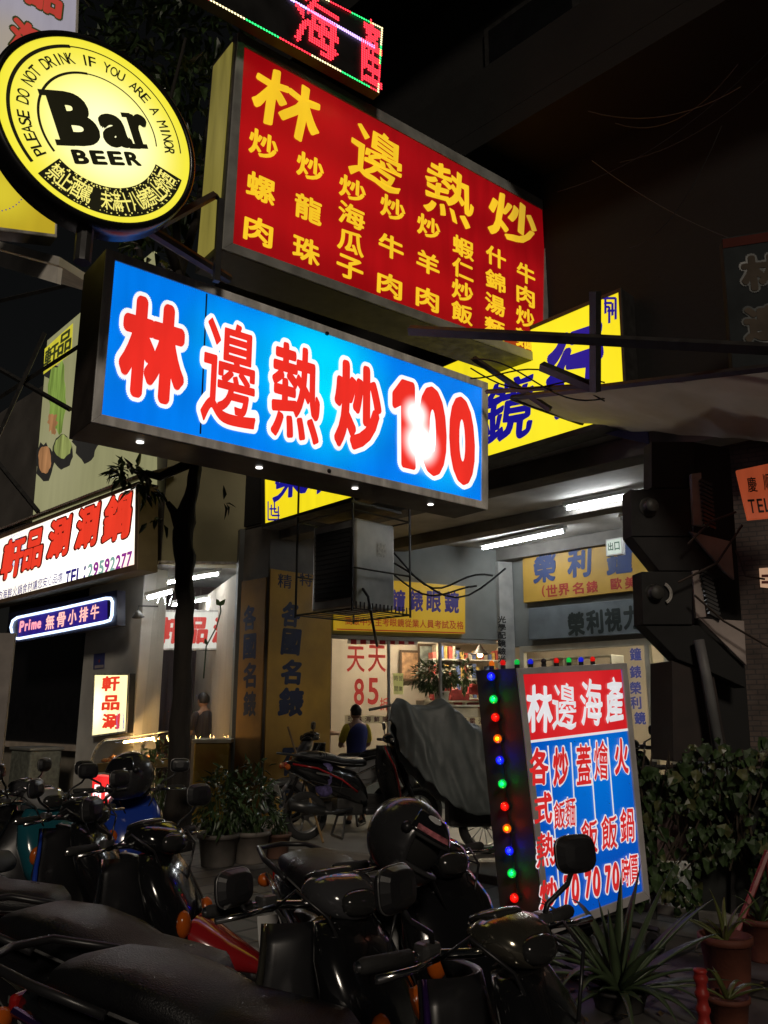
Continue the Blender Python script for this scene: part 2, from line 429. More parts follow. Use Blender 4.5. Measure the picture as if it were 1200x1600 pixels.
w = MB(); w.poly(quad_px(GW, [(515, 1000), (765, 1000), (765, 1260), (515, 1260)], -.05)); w.build('pane', GLASS, wf)
w = MB()
for px in (818, 1016, 1046):
    a = AW.loc(AW.hit(px, 1090))[0]; bar(w, AW, a - .04, a + .04, .76, zt - .004, .01, .09)
bar(w, AW, a0 + .2, aR - .05, zt - .1, zt - .004, .012, .08)
wf2 = w.build('window', CREAM, bld, bevel=.006)
w = MB(); w.poly([aw(a0 + .16, .75, -.04), aw(aR, .75, -.04), aw(aR, zt, -.04), aw(a0 + .16, zt, -.04)]); w.build('pane', GLASS, wf2)
# the watch shop's room behind the glass
room_c = CORNER + N * 2.6 + U * 1.2
m = MB(); bk = 3.4
A_, B_ = gwp(gL - 1.2, 0, -.16), gwp(gL - 1.2, 0, -bk)
C_, D_ = gwp(2.2, 0, -bk), V(aw(aR + 1.5, 0, -.16))
E_ = V(aw(aR + 1.5, 0, -bk - .8))
rp_ = [A_, B_, C_, E_, D_]
for p, q in zip(rp_, rp_[1:]):
    m.poly([V((p.x, p.y, FLOOR)), V((q.x, q.y, FLOOR)), V((q.x, q.y, 3.6)), V((p.x, p.y, 3.6))])
m.poly([V((p.x, p.y, 3.6)) for p in rp_ + [CORNER - GW.n * .2]])
m.build('room', pbr('warm cream interior wall', (.5, .44, .36), .8, var=.12, scale=1.5), bld)

# square arcade pillar clad in yellow advertising boards
c0 = FAC.hit(411, 1115); sP = (c0 - P0).dot(U)
PW, PD = .62, 1.2
pl_root = thing('pillar', fp(sP + PW / 2, FLOOR, .4), 'square arcade pillar clad in weathered yellow boards with navy writing', 'pillar')
m = MB(); m.prism([fp(sP, PAVE, .02), fp(sP + PW, PAVE, .02), fp(sP + PW, PAVE, PD), fp(sP, PAVE, PD)], (0, 0, CEIL - PAVE - .03)); m.build('shaft', CONC, pl_root, bevel=.015)
PR = Pl(fp(sP), N)      # face turned to the right
PR = Pl(fp(sP) - U * .0, V((N.x, N.y, 0)))
ztop = PR.hit(450, 893).z; zbot = PR.hit(450, 1272).z
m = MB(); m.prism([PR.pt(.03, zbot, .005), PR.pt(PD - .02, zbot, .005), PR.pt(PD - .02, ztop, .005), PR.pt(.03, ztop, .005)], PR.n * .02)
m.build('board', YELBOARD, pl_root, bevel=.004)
PF = Pl(fp(sP), -U)
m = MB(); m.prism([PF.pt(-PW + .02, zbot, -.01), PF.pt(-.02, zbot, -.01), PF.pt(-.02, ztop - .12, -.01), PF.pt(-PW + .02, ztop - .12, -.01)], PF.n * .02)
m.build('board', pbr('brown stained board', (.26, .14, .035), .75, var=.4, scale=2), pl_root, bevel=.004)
m = MB()
for ch, y, w_, h_ in (('各', 960, 30, 40), ('國', 1003, 30, 42), ('名', 1050, 32, 40), ('錶', 1097, 40, 46), ('石', 1190, 34, 44), ('英', 1240, 36, 44)):
    text(m, PR, ch, 455, y, w_, h_, .027, bold=.05, shear=.1)
text(m, PR, '精', 445, 908, 22, 22, .027, bold=.01); text(m, PR, '特', 478, 906, 20, 20, .027, bold=.01)
m.build('lettering', NAVYPAINT, pl_root)
m = MB()
for ch, y in zip('各國名錶', (965, 1010, 1055, 1100)): text(m, PF, ch, 390, y, 20, 40, .013, bold=.04)
m.build('lettering', NAVYPAINT, pl_root)

# ------------------------------------------------------------------ hot-pot shop on the left
lb = thing('hotpot_shop', lf(0, 0), 'low cream hot-pot shop with an open side under the tree', 'building')
BEIGE = pbr('olive beige render', (.42, .39, .23), .85, var=.12, scale=1.5, bump=.1)
WHITEW = pbr('off white render', (.6, .58, .53), .8, var=.15, scale=2, bump=.1)
zbm = SW.hit(330, 882).z
m = MB()
swR = SW.loc(SW.hit(412, 1100))[0]
m.prism([SW.pt(.0, zbm, 0), SW.pt(swR, zbm, 0), SW.pt(swR, 8.0, 0), SW.pt(.0, 8.0, 0)], -SW.n * .3)
m.build('beam', BEIGE, lb, bevel=.01)
sfar = 9.0
zl = LF.hit(150, 905).z
m = MB(); m.prism([lf(.02, zl + .002), lf(sfar, zl + .002), lf(sfar, 8.0), lf(.02, 8.0)], -LF.n * .3); m.build('wall', pbr('grimy upper wall', (.12, .11, .1), .9, var=.3, scale=1.2), lb)
# street front column, door opening
aC0 = -LF.loc(LF.hit(212, 1100))[0]; aC1 = -LF.loc(LF.hit(124, 1100))[0]
m = MB(); m.prism([lf(aC0, PAVE), lf(aC1, PAVE), lf(aC1, zl), lf(aC0, zl)], -LF.n * .4); m.build('column', WHITEW, lb, bevel=.012)
aD = -LF.loc(LF.hit(-30, 1100))[0]
m = MB(); m.prism([lf(aC1 + .02, PAVE + .9, -.35), lf(aD, PAVE + .9, -.35), lf(aD, zl, -.35), lf(aC1 + .02, zl, -.35)], -LF.n * .06)
m.build('door', pbr('dark glazed door', (.012, .012, .014), .15, var=.1), lb)
m = MB(); m.prism([lf(aC1 + .02, PAVE, -.3), lf(aD, PAVE, -.3), lf(aD, PAVE + .86, -.3), lf(aC1 + .02, PAVE + .86, -.3)], -LF.n * .1)
m.build('counter', pbr('pale counter front', (.28, .25, .2), .6, var=.2), lb)
m = MB(); m.prism([lf(aC1 + .05, PAVE + .86, -.15), lf(aD, PAVE + .86, -.15), lf(aD, PAVE + .95, -.15), lf(aC1 + .05, PAVE + .95, -.15)], -LF.n * .3); m.build('counter_top', pbr('pale counter', (.5, .42, .34), .5), lb, bevel=.008)
# room behind the open side
m = MB(); q = [SW.pt(-.3, 0, -.4), SW.pt(-.9, 0, -4.2), SW.pt(swR + 1.2, 0, -4.2), SW.pt(swR + .4, 0, -.4)]
for a, b in zip(q, q[1:]): m.poly([V((a.x, a.y, PAVE)), V((b.x, b.y, PAVE)), V((b.x, b.y, zbm + .3)), V((a.x, a.y, zbm + .3))])
m.build('back_wall', pbr('dark maroon interior', (.05, .028, .026), .7, var=.4, scale=1.2), lb)
m = MB(); m.poly([V((a.x, a.y, zbm + .28)) for a in q]); m.build('ceiling', pbr('white panel ceiling', (.5, .5, .48), .6, var=.2, scale=3), lb)

# ------------------------------------------------------------------ fluorescent tubes
TUBE = emis('lit fluorescent tube', (.93, .97, 1), 56, dirt=0)
FIX = pbr('white lamp fitting', (.6, .6, .58), .5)
def tube_lamp(p, q, label, group, mat=TUBE):
    p, q = V(p), V(q); c = (p + q) / 2; t = (q - p).normalized(); s_ = t.cross(V((0, 0, 1))).normalized(); L = (q - p).length
    M = Matrix((t, s_, V((0, 0, 1)))).transposed()
    r = thing('fluorescent_lamp', c, label, 'lamp', group)
    b = MB(); b.box(c + V((0, 0, .06)), (L + .1, .09, .05), M); b.box(c + t * (L / 2 + .02) + V((0, 0, .02)), (.03, .04, .07), M); b.box(c - t * (L / 2 + .02) + V((0, 0, .02)), (.03, .04, .07), M)
    b.build('fitting', FIX, r, bevel=.006)
    b = MB(); b.tube([p, q], .018, 12); b.build('tube', mat, r, smooth=True)
def onz(px, py, z): return gnd(px, py, z)
G_ = 'fluorescent tubes under the arcade ceiling'
tube_lamp(onz(755, 857, 4.14), onz(880, 831, 4.14), 'longest fluorescent tube nearest the blue signboard', G_)
tube_lamp(onz(887, 795, 4.14), onz(985, 776, 4.14), 'fluorescent tube beside the black duct, just above a short round lamp end', G_)
_a = onz(974, 812, 4.14); tube_lamp(_a, _a + V((.85, -.0, 0)), 'fluorescent tube seen end on behind the black duct', G_)
G_ = 'fluorescent tubes inside the hot-pot shop'
for (a, oa, b, ob), lab in zip((((231, 935), .3, (268, 925), .3), ((270, 946), -1.9, (372, 928), -2.5), ((255, 912), -.6, (340, 897), -1.1)), ('lit tube at the open corner of the hot-pot shop, left end farthest left', 'lit tube right above the hanging white sign in the hot-pot shop', 'lit tube closest to the opening of the hot-pot shop')):
    tube_lamp(SW.hit(*a, oa), SW.hit(*b, ob), lab, G_, emis('lit shop tube', (.95, .98, 1), 85, dirt=0))

# ------------------------------------------------------------------ BLUE box sign
BLUE = Pl(at(155, 527, 5.0), DS)
LX, LY = .0, .0
hot = BLUE.hit(656, 694)  # white hot spot painted into the emission of sheet, outline and letters
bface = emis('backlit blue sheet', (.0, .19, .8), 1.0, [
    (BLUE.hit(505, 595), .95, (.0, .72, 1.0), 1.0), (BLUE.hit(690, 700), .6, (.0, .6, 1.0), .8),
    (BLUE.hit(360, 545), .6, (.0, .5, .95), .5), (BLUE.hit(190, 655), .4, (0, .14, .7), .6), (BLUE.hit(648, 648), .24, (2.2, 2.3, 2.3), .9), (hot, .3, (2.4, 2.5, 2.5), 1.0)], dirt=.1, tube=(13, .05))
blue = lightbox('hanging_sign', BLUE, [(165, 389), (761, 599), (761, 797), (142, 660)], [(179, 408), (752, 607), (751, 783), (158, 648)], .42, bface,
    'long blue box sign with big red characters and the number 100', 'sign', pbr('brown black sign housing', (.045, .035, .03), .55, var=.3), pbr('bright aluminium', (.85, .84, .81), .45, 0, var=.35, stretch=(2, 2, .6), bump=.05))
chars = [('林', 240, 547, 104, 160), ('邊', 360, 584, 86, 164), ('熱', 463, 613, 76, 150), ('炒', 560, 636, 74, 138), ('1', 631, 661, 36, 138), ('0', 676, 673, 44, 140), ('0', 722, 688, 40, 138)]
BB = {'林': .06, '邊': .014, '熱': .026, '炒': .045, '1': .03, '0': .06}
m = MB()
for ch, x, y, w_, h_ in chars:
    b_ = BB[ch]
    text(m, BLUE, ch, x, y, w_ + 13, h_ + 13, .008, bold=b_ + .06 if ch not in '10' else BB[ch] + .055, k=30)
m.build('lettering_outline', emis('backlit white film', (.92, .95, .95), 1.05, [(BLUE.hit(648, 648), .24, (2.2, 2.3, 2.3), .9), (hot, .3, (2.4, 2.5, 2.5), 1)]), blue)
m = MB()
for ch, x, y, w_, h_ in chars: text(m, BLUE, ch, x, y, w_, h_, .014, bold=BB[ch], k=20)
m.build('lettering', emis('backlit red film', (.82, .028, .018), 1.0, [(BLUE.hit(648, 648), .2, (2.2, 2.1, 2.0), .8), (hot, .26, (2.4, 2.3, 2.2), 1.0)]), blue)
m = MB()
o3, o2 = BLUE.hit(142, 660), BLUE.hit(761, 797)
for px, py in ((256, 699), (425, 739), (560, 768), (669, 790), (513, 737)):
    pass
for t_ in (.11, .37, .62, .85):
    p = o3.lerp(o2, t_) - BLUE.n * .16
    d_ = MB(); d_.lathe([(.0, 0), (.02, 0), (.026, -.004), (.026, .003)], 16, c=(p.x, p.y, p.z - .005)); d_.build('downlight', emis('lit downlight', (1, .97, .9), 2.2, dirt=0), blue)
m = MB()
for px, py in ((511, 521), (514, 736)): m.ball(BLUE.hit(px, py, .014), .018, 2)
m.build('fixing_knob', BLACKPL, blue)
m = MB()
a_, b_ = BLUE.hit(322, 446, .02), BLUE.hit(316, 700, .02)
a_ = BLUE.hit(323, 459, .0045); b_ = BLUE.hit(313, 678, .0045)
m.prism([a_ - BLUE.d * .006, a_ + BLUE.d * .006, b_ + BLUE.d * .006, b_ - BLUE.d * .006], BLUE.n * .001); m.build('seam', pbr('dirty seam', (.01, .03, .08), .7), blue)

# ------------------------------------------------------------------ RED menu sign
RED = Pl(FAC.hit(853, 450), DS)
rface = emis('backlit red sheet', (.29, .003, .005), 1.0, [(RED.hit(480, 250), 1.5, (.45, .006, .006), .8), (RED.hit(660, 440), 1.0, (.4, .005, .005), .6), (RED.hit(840, 340), .9, (.14, .0, .002), .75), (RED.hit(390, 90), .6, (.22, .0, .002), .6), (RED.hit(560, 470), .5, (.24, .001, .002), .5), (RED.hit(820, 540), .5, (.26, .001, .002), .5)], dirt=.16, tube=(10.5, .1))
red = lightbox('menu_sign', RED, [(371, 50), (858, 320), (854, 572), (346, 390)], [(381, 74), (851, 331), (847, 556), (363, 381)], .45, rface,
    'large red box sign listing dishes in yellow characters', 'sign', DARKMET, pbr('grey sign frame', (.36, .36, .34), .5, 0, var=.3))
m = MB(); e0, e3 = RED.hit(371, 52), RED.hit(346, 388)
m.prism([e0 - RED.d * .006 - RED.n * .06 - V((0, 0, .05)), e0 - RED.d * .006 - RED.n * .4 - V((0, 0, .05)), e3 - RED.d * .006 - RED.n * .4 + V((0, 0, .05)), e3 - RED.d * .006 - RED.n * .06 + V((0, 0, .05))], -RED.d * .008)
m.build('side_panel', emis('backlit yellow side', (.3, .25, .05), .55, dirt=.3), red)
YEL = emis('backlit yellow film', (.95, .58, .02), .92, [(RED.hit(840, 340), .9, (.42, .25, .03), .7)])
m = MB()
for ch, x, y, w_, h_ in (('林', 450, 163, 108, 92), ('邊', 590, 247, 82, 88), ('熱', 703, 303, 74, 84), ('炒', 802, 345, 72, 72)):
    text(m, RED, ch, x, y, w_, h_, .006, bold={'邊': .012, '熱': .016}.get(ch, .024), k=16, shear=.12, taper=.03)
cols = [('炒螺肉', 412, 227, 404, 361, 46, 42), ('炒龍珠', 485, 262, 479, 391, 43, 40), ('炒海瓜子', 551, 296, 547, 419, 42, 36), ('炒牛肉', 614, 326, 609, 446, 39, 36), ('炒羊肉', 670, 355, 668, 467, 36, 34), ('蝦仁炒飯', 724, 387, 722, 489, 33, 31), ('什錦湯麵', 775, 402, 773, 513, 31, 30), ('牛肉炒麵', 822, 428, 820, 530, 28, 30)]
for s_, x0, y0, x1, y1, w_, h_ in cols: row(m, RED, s_, (x0, y0), (x1, y1), w_, h_, .006, bold=.028, k=8, shear=.03)
m.build('lettering', YEL, red)

# ------------------------------------------------------------------ YELLOW facade sign of the optician
YF = Pl(P0 - N * .28, -U)
yface = emis('backlit yellow sheet', (.92, .74, .012), 1.0, [(YF.hit(850, 610), 1.6, (1.0, .86, .03), .7), (YF.hit(420, 800), 1.0, (.9, .66, .01), .5)])
yel = lightbox('shop_sign', YF, [(409, 687), (971, 450), (981, 656), (410, 826)], [(414, 692), (967, 457), (977, 648), (415, 818)], .24, yface,
    'wide yellow box sign with navy characters under the building edge', 'sign', DARKMET, pbr('dark sign frame', (.08, .078, .07), .5, .4))
NAVY = emis('backlit navy film', (.012, .008, .3), .8)
m = MB()
for ch, x, y, w_, h_ in (('榮', 457, 742, 58, 72), ('利', 512, 728, 56, 78), ('鐘', 575, 702, 62, 84), ('錶', 640, 684, 66, 88), ('眼', 712, 662, 66, 92), ('鏡', 792, 640, 84, 98), ('行', 897, 578, 92, 132)):
    text(m, YF, ch, x, y, w_, h_, .008, bold=.05 if ch == '行' else .022, k=14, shear=.12, taper=.03)
m.build('lettering', NAVY, yel)
m = MB()   # corner fret ornaments
def fret(cx, cy, sx, sy):
    for (x0, y0, x1, y1) in ((0, 0, 20, 0), (0, 0, 0, 22), (6, 5, 18, 5), (5, 5, 5, 18), (10, 9, 16, 9), (10, 9, 10, 26), (16, 0, 16, 16), (2, 13, 13, 13)):
        a = YF.hit(cx + sx * x0, cy + sy * y0, .008); b = YF.hit(cx + sx * x1 , cy + sy * y1, .008)
        t_ = (b - a).normalized(); u_ = t_.cross(YF.n) * .012
        m.prism([a - u_, a + u_, b + u_, b - u_], YF.n * .002)
fret(962, 466, -1, 1.5); m.build('ornament', NAVY, yel)
m = MB(); fret(419, 812, 1, -1.3); m.build('ornament', NAVY, yel)

# ------------------------------------------------------------------ round beer sign
BAR = Pl(at(155, 200, 4.3), DS)
# fit the circle to the photographed outline: centre and radius on its plane
bc = BAR.hit(156, 204)
rr = .5 * (BAR.hit(312, 262) - BAR.hit(2, 150)).length
bar = thing('round_sign', bc - V((0, 0, rr)), 'round yellow backlit beer sign with black lettering', 'sign')
BRO0 = R(23)
def ring(mb_, r0, r1, off, a0=0, a1=360, n=96, th=.0015):
    full = (a1 - a0) >= 360
    for i in range(n):
        t0 = R(a0 + (a1 - a0) * i / n); t1 = R(a0 + (a1 - a0) * (i + 1) / n)
        P_ = lambda r, t: bc + BAR.d * (r * math.cos(t + (BRO0 if r0 > 0 else 0))) + V((0, 0, r * math.sin(t + (BRO0 if r0 > 0 else 0)))) + BAR.n * off
        if r0 <= 0: mb_.poly([P_(0, 0), P_(r1, t0), P_(r1, t1)])
        else: mb_.poly([P_(r0, t0), P_(r1, t0), P_(r1, t1), P_(r0, t1)])
Mb = Matrix((BAR.d, V((0, 0, 1)), BAR.n)).transposed()
m = MB(); m.lathe([(0, -.2), (rr * .9, -.2), (rr * 1.03, -.17), (rr * 1.03, 0), (rr * 1.0, .016), (rr * .965, .012), (rr * .96, -.01)], 96, Mb, bc); m.build('housing', pbr('gloss black housing', (.012, .012, .012), .3), bar, smooth=True)
m = MB(); ring(m, 0, rr * .97, 0); bmesh.ops.remove_doubles(m.bm, verts=m.bm.verts, dist=1e-5)
m.build('face', emis('backlit lemon sheet', (.88, .78, .03), 1.0, [(bc, rr * 1.2, (1.1, 1.02, .3), 1.0), (bc + BAR.d * .05 - V((0, 0, .02)), rr * .9, (1.25, 1.21, .74), .9)], dirt=.03), bar)
BRO = R(23); BD = BAR.d * math.cos(BRO) + V((0, 0, 1)) * math.sin(BRO); BZ = V((0, 0, 1)) * math.cos(BRO) - BAR.d * math.sin(BRO)   # the print sits turned on the disc
def onbar(x, y, off=.006): return bc + BD * (x * rr) + BZ * (y * rr) + BAR.n * off
INK = emis('unlit black print', (.02, .018, .008), .5, dirt=.2)
m = MB()
ring(m, rr * .845, rr * .88, .004, 92, 204, 60); ring(m, rr * .855, rr * .868, .004, -14, 92, 60)
ring(m, rr * .58, rr * .605, .004, 84, 204, 60); ring(m, rr * .585, rr * .598, .004, -14, 90, 60)
ring(m, rr * .60, rr * .90, .004, 211, 326, 60)
m.build('print', INK, bar)
Z = V((0, 0, 1)); m = MB()
for ch, x, y, w_, h_, b_ in (('B', -.23, .1, .44, .56, .06), ('a', .16, .0, .31, .36, .055), ('r', .44, .02, .22, .36, .055)):
    put_glyph(m, ch, onbar(x, y), BD, BZ, BAR.n, w_ * rr, h_ * rr, bold=b_, k=12)
# slab serifs of the big word
for x, y, w_, h_ in ((-.43, .35, .16, .06), (-.41, -.15, .18, .06), (.32, -.155, .12, .05), (.335, .18, .1, .05), (.37, -.15, .2, .05)):
    p = onbar(x, y, .0045); a = BD * (w_ * rr / 2); c_ = BZ * (h_ * rr / 2)
    m.prism([p - a - c_, p + a - c_, p + a + c_, p - a + c_], BAR.n * .001)
for i, ch in enumerate('BEER'): put_glyph(m, ch, onbar(-.30 + i * .185, -.29), BD, BZ, BAR.n, .16 * rr, .15 * rr, bold=.05, k=8)
s_ = 'PLEASE DO NOT DRINK IF YOU ARE A MINOR'
for i, ch in enumerate(s_):
    if ch == ' ': continue
    t_ = R(200 - (200 + 15) * i / (len(s_) - 1))
    d_ = BD * math.sin(t_) - BZ * math.cos(t_); u_ = BD * math.cos(t_) + BZ * math.sin(t_)
    put_glyph(m, ch, onbar(.735 * math.cos(t_), .735 * math.sin(t_)), d_, u_, BAR.n, (.02 if ch == 'I' else .075) * rr, .115 * rr, bold=.012, k=6)
m.build('lettering', INK, bar)
m = MB(); s_ = '禁止酒駕 未滿十八歲禁止飲酒'
for i, ch in enumerate(s_):
    if ch == ' ': continue
    t_ = R(217 + 102 * i / (len(s_) - 1))
    d_ = BD * (-math.sin(t_)) + BZ * math.cos(t_); u_ = -(BD * math.cos(t_) + BZ * math.sin(t_))
    put_glyph(m, ch, onbar(.75 * math.cos(t_), .75 * math.sin(t_), .008), d_, u_, BAR.n, .115 * rr, .2 * rr, bold=.012, k=6)
for _ in range(160):
    t_ = R(random.uniform(213, 324)); q_ = random.choice((random.uniform(.61, .64), random.uniform(.86, .89), random.uniform(.62, .88)))
    p = onbar(q_ * math.cos(t_), q_ * math.sin(t_), .0065); e_ = random.uniform(.003, .008)
    m.poly([p + BD * e_, p + BZ * e_ * .7, p - BD * e_ * .8, p - BZ * e_])
m.build('lettering', emis('backlit pale yellow print', (.95, .85, .2), 1.0, dirt=0), bar)
m = MB()
q0 = bc - V((0, 0, rr * 1.02)) - BAR.n * .1
m.tube([q0, q0 - V((0, 0, .22))], .05, 10); m.tube([bc - Z * rr * .5 - BAR.n * .19, bc - Z * rr * .5 - BAR.n * .6 + BAR.d * 1.2], .04, 8)
m.tube([bc + BAR.d * rr * .8 - Z * rr * .6 - BAR.n * .15, at(335, 305, 5.3), at(345, 312, 5.3), at(338, 440, 5.3)], .03, 4)
m.build('bracket', DARKMET, bar)

# ------------------------------------------------------------------ LED board over the menu sign
LED = Pl(RED.P + RED.n * .25, DS)
ol = [(140, -190), (597, 44), (591, 143), (140, -103)]
o = quad_px(LED, ol)
led = thing('led_board', o[3], 'LED board with red dot characters and a green and white dotted border', 'sign')
m = MB(); m.prism([p + (0.03 if k in (1, 2) else 0) * LED.d - LED.n * .012 for k, p in enumerate(o)], -LED.n * .1); m.build('panel', pbr('black perforated panel', (.01, .01, .01), .6), led)
bb = [[], [], [], []]   # red, green, warm white, violet
def dotline(p, q, step, seq):
    L = (q - p).length; n_ = int(L / step)
    for i in range(n_ + 1): bb[seq(i)].append(p.lerp(q, i / max(1, n_)))
cyc = lambda i: (2, 1, 0)[(i // 12) % 3]
dotline(o[3], o[2], .026, cyc); dotline(o[0], o[1], .026, lambda i: (0, 1, 2)[(i // 9) % 3]); dotline(o[1], o[2], .026, lambda i: (2, 1, 0)[(i // 8) % 3])
def led_char(ch, cx, cy, w_, h_, k, step=.024, colf=None):
    mb_ = MB(); text(mb_, LED, ch, cx, cy, w_, h_, 0, bold=.02, k=6)
    bvh = BVHTree.FromBMesh(mb_.bm)
    xs = [LED.loc(v.co) for v in mb_.bm.verts]
    x0, x1 = min(a for a, b in xs), max(a for a, b in xs); z0, z1 = min(b for a, b in xs), max(b for a, b in xs)
    z0, z1 = z0 + LED.P.z, z1 + LED.P.z
    a = x0
    while a < x1:
        z = z0
        while z < z1:
            p = LED.pt(a, z, .2)
            if bvh.ray_cast(p, -LED.n)[0]: bb[k if not colf else colf(a, z)].append(LED.pt(a, z, 0))
            z += step
        a += step
    mb_.bm.free()
led_char('海', 495, 38, 72, 92, 0); led_char('產', 580, 82, 34, 108, 0)
dotline(LED.hit(452, -3), LED.hit(585, 72), .024, lambda i: 3); dotline(LED.hit(455, 0), LED.hit(585, 75), .024, lambda i: 3)
for k, (nm, c_, s_) in enumerate((('red', (1, .03, .05), 3), ('green', (.03, .9, .2), 2.2), ('warm', (1, .85, .45), 2.2), ('violet', (.6, .4, 1), 2.4))):
    m = MB()
    for p in bb[k]:
        vs = [p + LED.d * (.0115 * math.cos(j * math.pi / 3)) + Z * (.0115 * math.sin(j * math.pi / 3)) for j in range(6)]
        m.poly(vs)
    m.build('led_dots', emis('LED ' + nm, c_, s_, dirt=0), led, recalc=False)

# ------------------------------------------------------------------ TEL sign of the hot-pot shop with corrugated roof
TS = Pl(CC + LF.n * .55, -U)
tface = emis('backlit white sheet', (.78, .72, .6), 1.7, [(TS.hit(110, 860), 1.6, (1.15, 1.12, 1.02), .9), (TS.hit(190, 830), .8, (1.1, 1.08, 1), .6), (TS.hit(200, 885), .45, (1, .5, .4), .5)], dirt=.06)
tel = lightbox('hotpot_sign', TS, [(-62, 860), (218, 752), (216, 890), (-62, 958)], [(-58, 865), (213, 760), (211, 882), (-58, 952)], .3, tface,
    'white backlit hot-pot sign with red characters and a telephone number', 'sign', pbr('brown sign housing', (.16, .12, .06), .6), pbr('tan sign frame', (.3, .2, .13), .5, .2))
big = [('軒', 20, 872, 32, 60), ('品', 52, 858, 28, 60), ('涮', 92, 840, 32, 60), ('涮', 136, 823, 33, 64), ('鍋', 183, 808, 42, 72)]
m = MB()
for ch, x, y, w_, h_ in big: text(m, TS, ch, x, y, w_ + 5, h_ + 5, .006, bold=.075, k=12, shear=.08)
m.build('lettering_outline', emis('dark maroon print', (.12, .008, .005), .7), tel)
m = MB()
for ch, x, y, w_, h_ in big: text(m, TS, ch, x, y, w_, h_, .011, bold=.045, k=10, shear=.08)
m.build('lettering', emis('backlit scarlet print', (.8, .045, .02), 1.0), tel)
def alongT(s_, p, q, w_, h_, mats, off=.006, **kw):
    for grp, mat in mats:
        mm = MB()
        for i in grp:
            ch = s_[i]
            if ch == ' ': continue
            t_ = i / (len(s_) - 1)
            text(mm, TS, ch, p[0] + (q[0] - p[0]) * t_, p[1] + (q[1] - p[1]) * t_, 3 if ch == ':' else w_, h_, off, **kw)
        mm.build('lettering', mat, tel)
alongT('TEL:29592277', (106, 903), (202, 873), 8, 23, ((range(4), emis('navy print', (.03, .02, .22), .9)), ((4, 6, 8), emis('teal reflection print', (.25, .45, .4), .9)), ((5, 7, 9, 10, 11), emis('purple reflection print', (.3, .04, .3), .9))), bold=.04, k=6)  # teal and purple digits carry a rainbow reflection painted as letter colour
alongT('精選牛肉海鮮火鍋食材讓您安心品嚐', (-24, 938), (94, 902), 7, 15, ((range(16), emis('navy print', (.03, .02, .22), .9)),), bold=.01, k=4)
m = MB()   # blue swirl behind the first characters
for k_ in range(5):
    pts = [TS.hit(26 + 11 * math.cos(t_ / 10), 858 + k_ * 2 + (30 - k_ * 5) * math.sin(t_ / 10), .0045) for t_ in range(0, 64, 4)]
    m.tube(pts, .004, 4)
m.build('motif', emis('blue swirl print', (.12, .17, .6), .9), tel)
m = MB()
e0, e1 = TS.hit(-66, 857), TS.hit(222, 748)
def corr(u, v):
    p = e0.lerp(e1, u); L = (e1 - e0).length
    return p - TS.n * (.62 * v - .1) + Z * (.02 + .28 * v + .018 * math.sin(u * L / .09 * 2 * math.pi))
m.grid(corr, 420, 3); m.build('corrugated_roof', pbr('rusty corrugated sheet', (.22, .19, .17), .6, .3, var=.4, scale=5), tel, solid=.004)

# LED strip sign under it
LS = Pl(CC + LF.n * .42, -U)
lo = [(13, 958), (182, 922), (182, 977), (13, 1006)]
o = quad_px(LS, lo)
strip = thing('led_sign', o[3], 'small LED sign with a glowing blue-white border under the hot-pot sign', 'sign')
m = MB(); m.prism([p - LS.n * .004 for p in o], -LS.n * .14); m.build('housing', pbr('navy black housing', (.01, .01, .03), .4), strip)
m = MB(); ii = quad_px(LS, [(28, 963), (168, 934), (168, 968), (28, 996)]); m.poly([p + LS.n * .002 for p in ii]); m.build('face', emis('violet LED field', (.025, .012, .2), .9, dirt=.3), strip)
pts = [LS.hit(*p) for p in ((20, 990), (18, 980), (21, 970), (28, 965), (100, 950), (166, 935), (174, 935), (177, 941), (176, 962), (173, 969), (164, 972), (100, 985), (30, 998), (22, 997), (20, 990))]
m = MB(); m.tube([p + LS.n * .012 for p in pts], .022, 8); m.build('border_light', emis('blue white LED tube', (.55, .7, 1), 2.6, dirt=.1), strip, smooth=True)
m = MB(); [text(m, LS, ch_, x_, y_, w_, h_, .008, bold=.04, k=6) for ch_, x_, y_, w_, h_ in (('P', 34, 979, 7, 18), ('r', 41, 980, 4.5, 12), ('i', 46, 976, 2.5, 17), ('m', 53, 977.5, 8, 12), ('e', 61, 976, 6, 12))]; m.build('lettering', emis('pink LED print', (1, .35, .4), 1.3), strip)
m = MB(); row(m, LS, '無骨小排牛', (78, 972), (148, 956), 13, 23, .008, bold=.02, k=6); m.build('lettering', emis('peach LED print', (1, .5, .42), 1.3), strip)

# hanging sign, notice and vertical light box of the hot-pot shop
HS = Pl(SW.P - SW.n * 1.2, SW.d)
ho = [(246, 953), (368, 953), (367, 1016), (243, 1016)]
hs = lightbox('indoor_sign', HS, ho, [(248, 956), (366, 956), (365, 1013), (246, 1013)], .12, emis('soft lit white sheet', (.72, .72, .66), .9), 'white sign with red characters hanging behind the clear curtain', 'sign')
m = MB()
for ch, x in (('軒', 265), ('品', 309), ('涮', 349)): text(m, HS, ch, x, 985, 33, 42, .005, bold=.05, k=10, shear=.1)
m.build('lettering', emis('faded red print', (.55, .05, .04), .9), hs)
CF = Pl(CC + LF.n * .0, -U)
vo = [(147, 1052), (203, 1052), (199, 1145), (143, 1152)]
vs_ = lightbox('vertical_sign', Pl(CF.P + CF.n * .1, -U), vo, [(149, 1055), (201, 1055), (197, 1142), (145, 1149)], .09, emis('backlit cream sheet', (.95, .82, .4), 1.5, [(CF.hit(160, 1105), .5, (1.15, 1.1, .85), .9)]), 'small upright cream light box with red characters on the white column', 'sign')
VP_ = Pl(CF.P + CF.n * .1, -U)
m = MB()
for ch, y in (('軒', 1068), ('品', 1098), ('涮', 1127)): text(m, VP_, ch, 173, y, 28, 24, .005, bold=.04, k=8)
